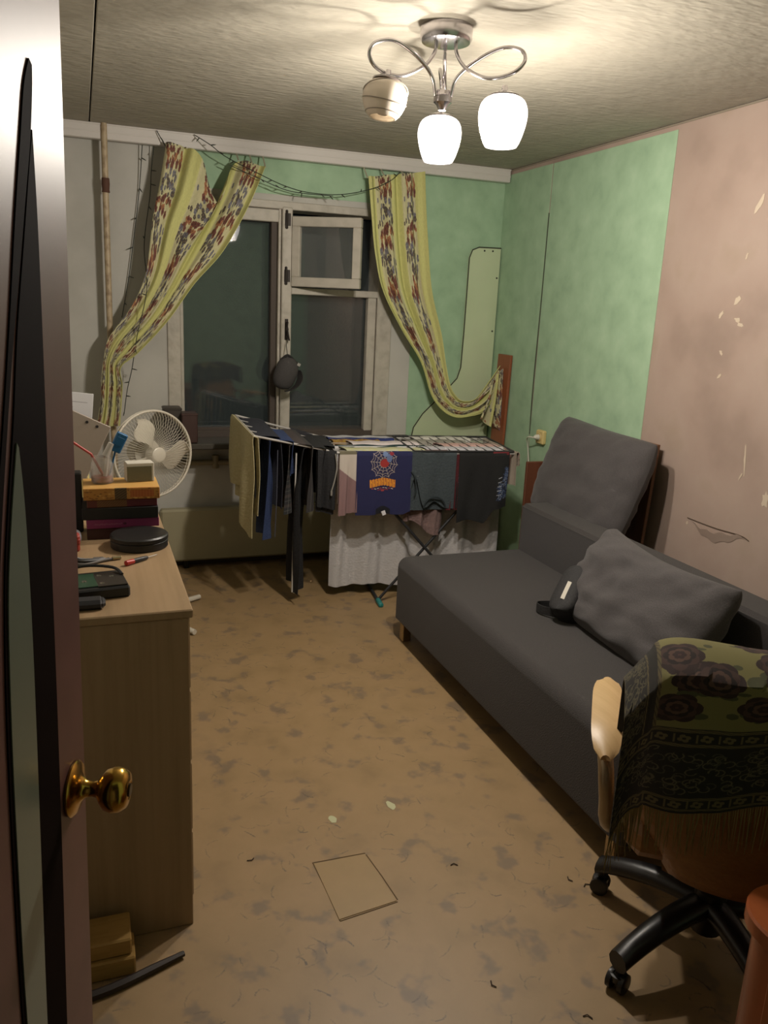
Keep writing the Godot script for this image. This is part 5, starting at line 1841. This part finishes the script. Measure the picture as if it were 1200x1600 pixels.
	g.lathe([Vector2(0, 0), Vector2(0.08, 0), Vector2(0.083, 0.003), Vector2(0.083, 0.022), Vector2(0.081, 0.024), Vector2(0.084, 0.026), Vector2(0.084, 0.036), Vector2(0.08, 0.04), Vector2(0.06, 0.0405), Vector2(0, 0.0395)], 44, Transform3D(Basis(), Vector3(0.137, Y, -2.442)))
	solo("round_tin", g, mat(rgb(24, 22, 20), 0.45), "flat round black tin in front of the book stack", "tin")
	# screwdriver
	var a := Vector3(0.087, Y + 0.008, -2.25)
	var b := Vector3(0.178, Y + 0.005, -2.325)
	t = thing("screwdriver", "small red and black screwdriver lying on the dresser", "screwdriver", a)
	var d := (b - a)
	g = G.new()
	g.tube([a, a + d * 0.02, a + d * 0.2, a + d * 0.25], [0.004, 0.0078, 0.0078, 0.007], 8)
	part("red_end", g, mat(rgb(168, 40, 30), 0.4), t, "red handle end")
	g = G.new()
	g.tube([a + d * 0.25, a + d * 0.35, a + d * 0.55, a + d * 0.66, a + d * 0.7], [0.0065, 0.0075, 0.007, 0.0055, 0.003], 8)
	part("grip", g, mat(rgb(32, 28, 28), 0.5), t)
	g = G.new()
	g.tube([a + d * 0.69, b], 0.0014, 6)
	part("blade", g, mat(rgb(150, 148, 146), 0.3, 1.0), t)
	# open hard disk with a green board
	t = thing("circuit_device", "opened black device with a green circuit board at the dresser's front left", "electronics", Vector3(-0.03, Y, -2.04))
	var hb := Basis(Vector3.UP, 0.12)
	g = G.new()
	g.box(Vector3(0.22, 0.028, 0.14), Vector3(-0.03, Y + 0.014, -2.06), 0.004, hb)
	part("case", g, mat(rgb(26, 26, 26), 0.4), t)
	g = G.new()
	g.box(Vector3(0.13, 0.003, 0.10), Vector3(-0.055, Y + 0.0295, -2.055), 0.001, hb)
	var pcb := part("circuit_board", g, mat(rgb(34, 66, 46), 0.4), t, "green circuit board")
	for q in [[-0.02, -2.05], [0.022, -2.03], [0.015, -2.09], [-0.045, -2.02], [0.045, -2.08]]:
		g = G.new()
		g.lathe([Vector2(0, 0.005), Vector2(0.006, 0.004), Vector2(0.007, 0), Vector2(0, 0)], 10, Transform3D(Basis(), Vector3(q[0], Y + 0.029, q[1])))
		part("screw", g, mat(rgb(170, 168, 160), 0.25, 1.0), pcb)
	g = G.new()
	g.box(Vector3(0.07, 0.004, 0.1), Vector3(0.042, Y + 0.03, -2.06), 0.001, hb)
	part("metal_plate", g, mat(rgb(86, 80, 74), 0.35, 0.8), t)
	g = G.new()
	g.tube(spline([Vector3(-0.1, Y + 0.03, -2.13), Vector3(-0.02, Y + 0.045, -2.135), Vector3(0.05, Y + 0.042, -2.12), Vector3(0.072, Y + 0.033, -2.085)], 5), 0.004, 7)
	part("cable", g, mat(rgb(22, 22, 22), 0.5), t)
	g = G.new()
	g.box(Vector3(0.17, 0.024, 0.045), Vector3(-0.062, Y + 0.012, -1.945), 0.008)
	g.box(Vector3(0.03, 0.018, 0.038), Vector3(0.012, Y + 0.012, -1.945), 0.006)
	solo("power_adapter", g, mat(rgb(34, 34, 38), 0.45), "small dark power adapter at the dresser's very front edge", "adapter")
	# bunch of grey cables
	t = thing("cable_bundle", "tangled bundle of grey cables with a metal plug on the dresser", "cable", Vector3(-0.04, Y, -2.28))
	for k in 5:
		g = G.new()
		var s := k * 0.014
		g.tube(spline([Vector3(-0.16, Y + 0.006 + s * 0.5, -2.27 - s), Vector3(-0.08, Y + 0.014 + s * 0.6, -2.33 + s), Vector3(-0.03, Y + 0.006 + 0.008 * (k % 2), -2.27 - s * 0.6), Vector3(0.03, Y + 0.005, -2.30 - s * 0.4), Vector3(0.06 - s, Y + 0.005, -2.312 - s * 0.2)], 5), 0.004, 7)
		part("cable", g, mat([rgb(92, 86, 82), rgb(44, 42, 42), rgb(110, 104, 98), rgb(60, 56, 54), rgb(80, 76, 74)][k], 0.5), t)
	g = G.new()
	g.tube([Vector3(0.055, Y + 0.006, -2.311), Vector3(0.078, Y + 0.006, -2.317)], [0.006, 0.0052], 8)
	part("plug", g, mat(rgb(176, 164, 132), 0.25, 0.9), t, "metal plug")
	g = G.new()
	g.box(Vector3(0.06, 0.05, 0.04), Vector3(-0.06, Y + 0.025, -2.43), 0.005)
	g.box(Vector3(0.062, 0.018, 0.042), Vector3(-0.06, Y + 0.03, -2.43), 0.003)
	solo("matchbox", g, mat(rgb(150, 54, 44), 0.6), "small red box left of the round black tin", "box")
	g = G.new()
	g.pillow(0.09, 0.05, 0.04, Transform3D(Basis(Vector3.RIGHT, -PI / 2), Vector3(-0.07, Y + 0.02, -2.50)), 8, 0.008)
	solo("crumpled_bag", g, mat(rgb(130, 128, 134), 0.4), "crumpled grey plastic bag at the left edge of the dresser top", "bag")
	# pale bottle hanging over the dresser edge behind the books
	g = G.new()
	g.lathe([Vector2(0, 0), Vector2(0.022, 0.0), Vector2(0.024, 0.004), Vector2(0.024, 0.05), Vector2(0.012, 0.062), Vector2(0.012, 0.075), Vector2(0, 0.076)], 18, Transform3D(Basis(), Vector3(0.198, Y, -2.82)))
	solo("bottle", g, mat(rgb(160, 160, 166), 0.3), "small pale bottle behind the right end of the book stack", "bottle")


func small_things() -> void:
	# litter on the linoleum
	var g := G.new()
	for q in [[1.32, -1.70], [1.30, -1.73], [0.42, -2.1], [0.98, -1.9], [0.9, -1.45], [1.06, -1.31]]:
		var w := rng.randf() * TAU
		g.tube([Vector3(q[0], 0.002, q[1]), Vector3(q[0] + cos(w) * 0.012, 0.003, q[1] + sin(w) * 0.012), Vector3(q[0] + cos(w + 0.6) * 0.022, 0.002, q[1] + sin(w + 0.6) * 0.022)], 0.0018, 4)
	var o := solo("floor_litter", g, mat(rgb(60, 46, 36), 0.9), "dark crumbs and threads scattered on the linoleum", "litter")
	o.set_meta("kind", "stuff")
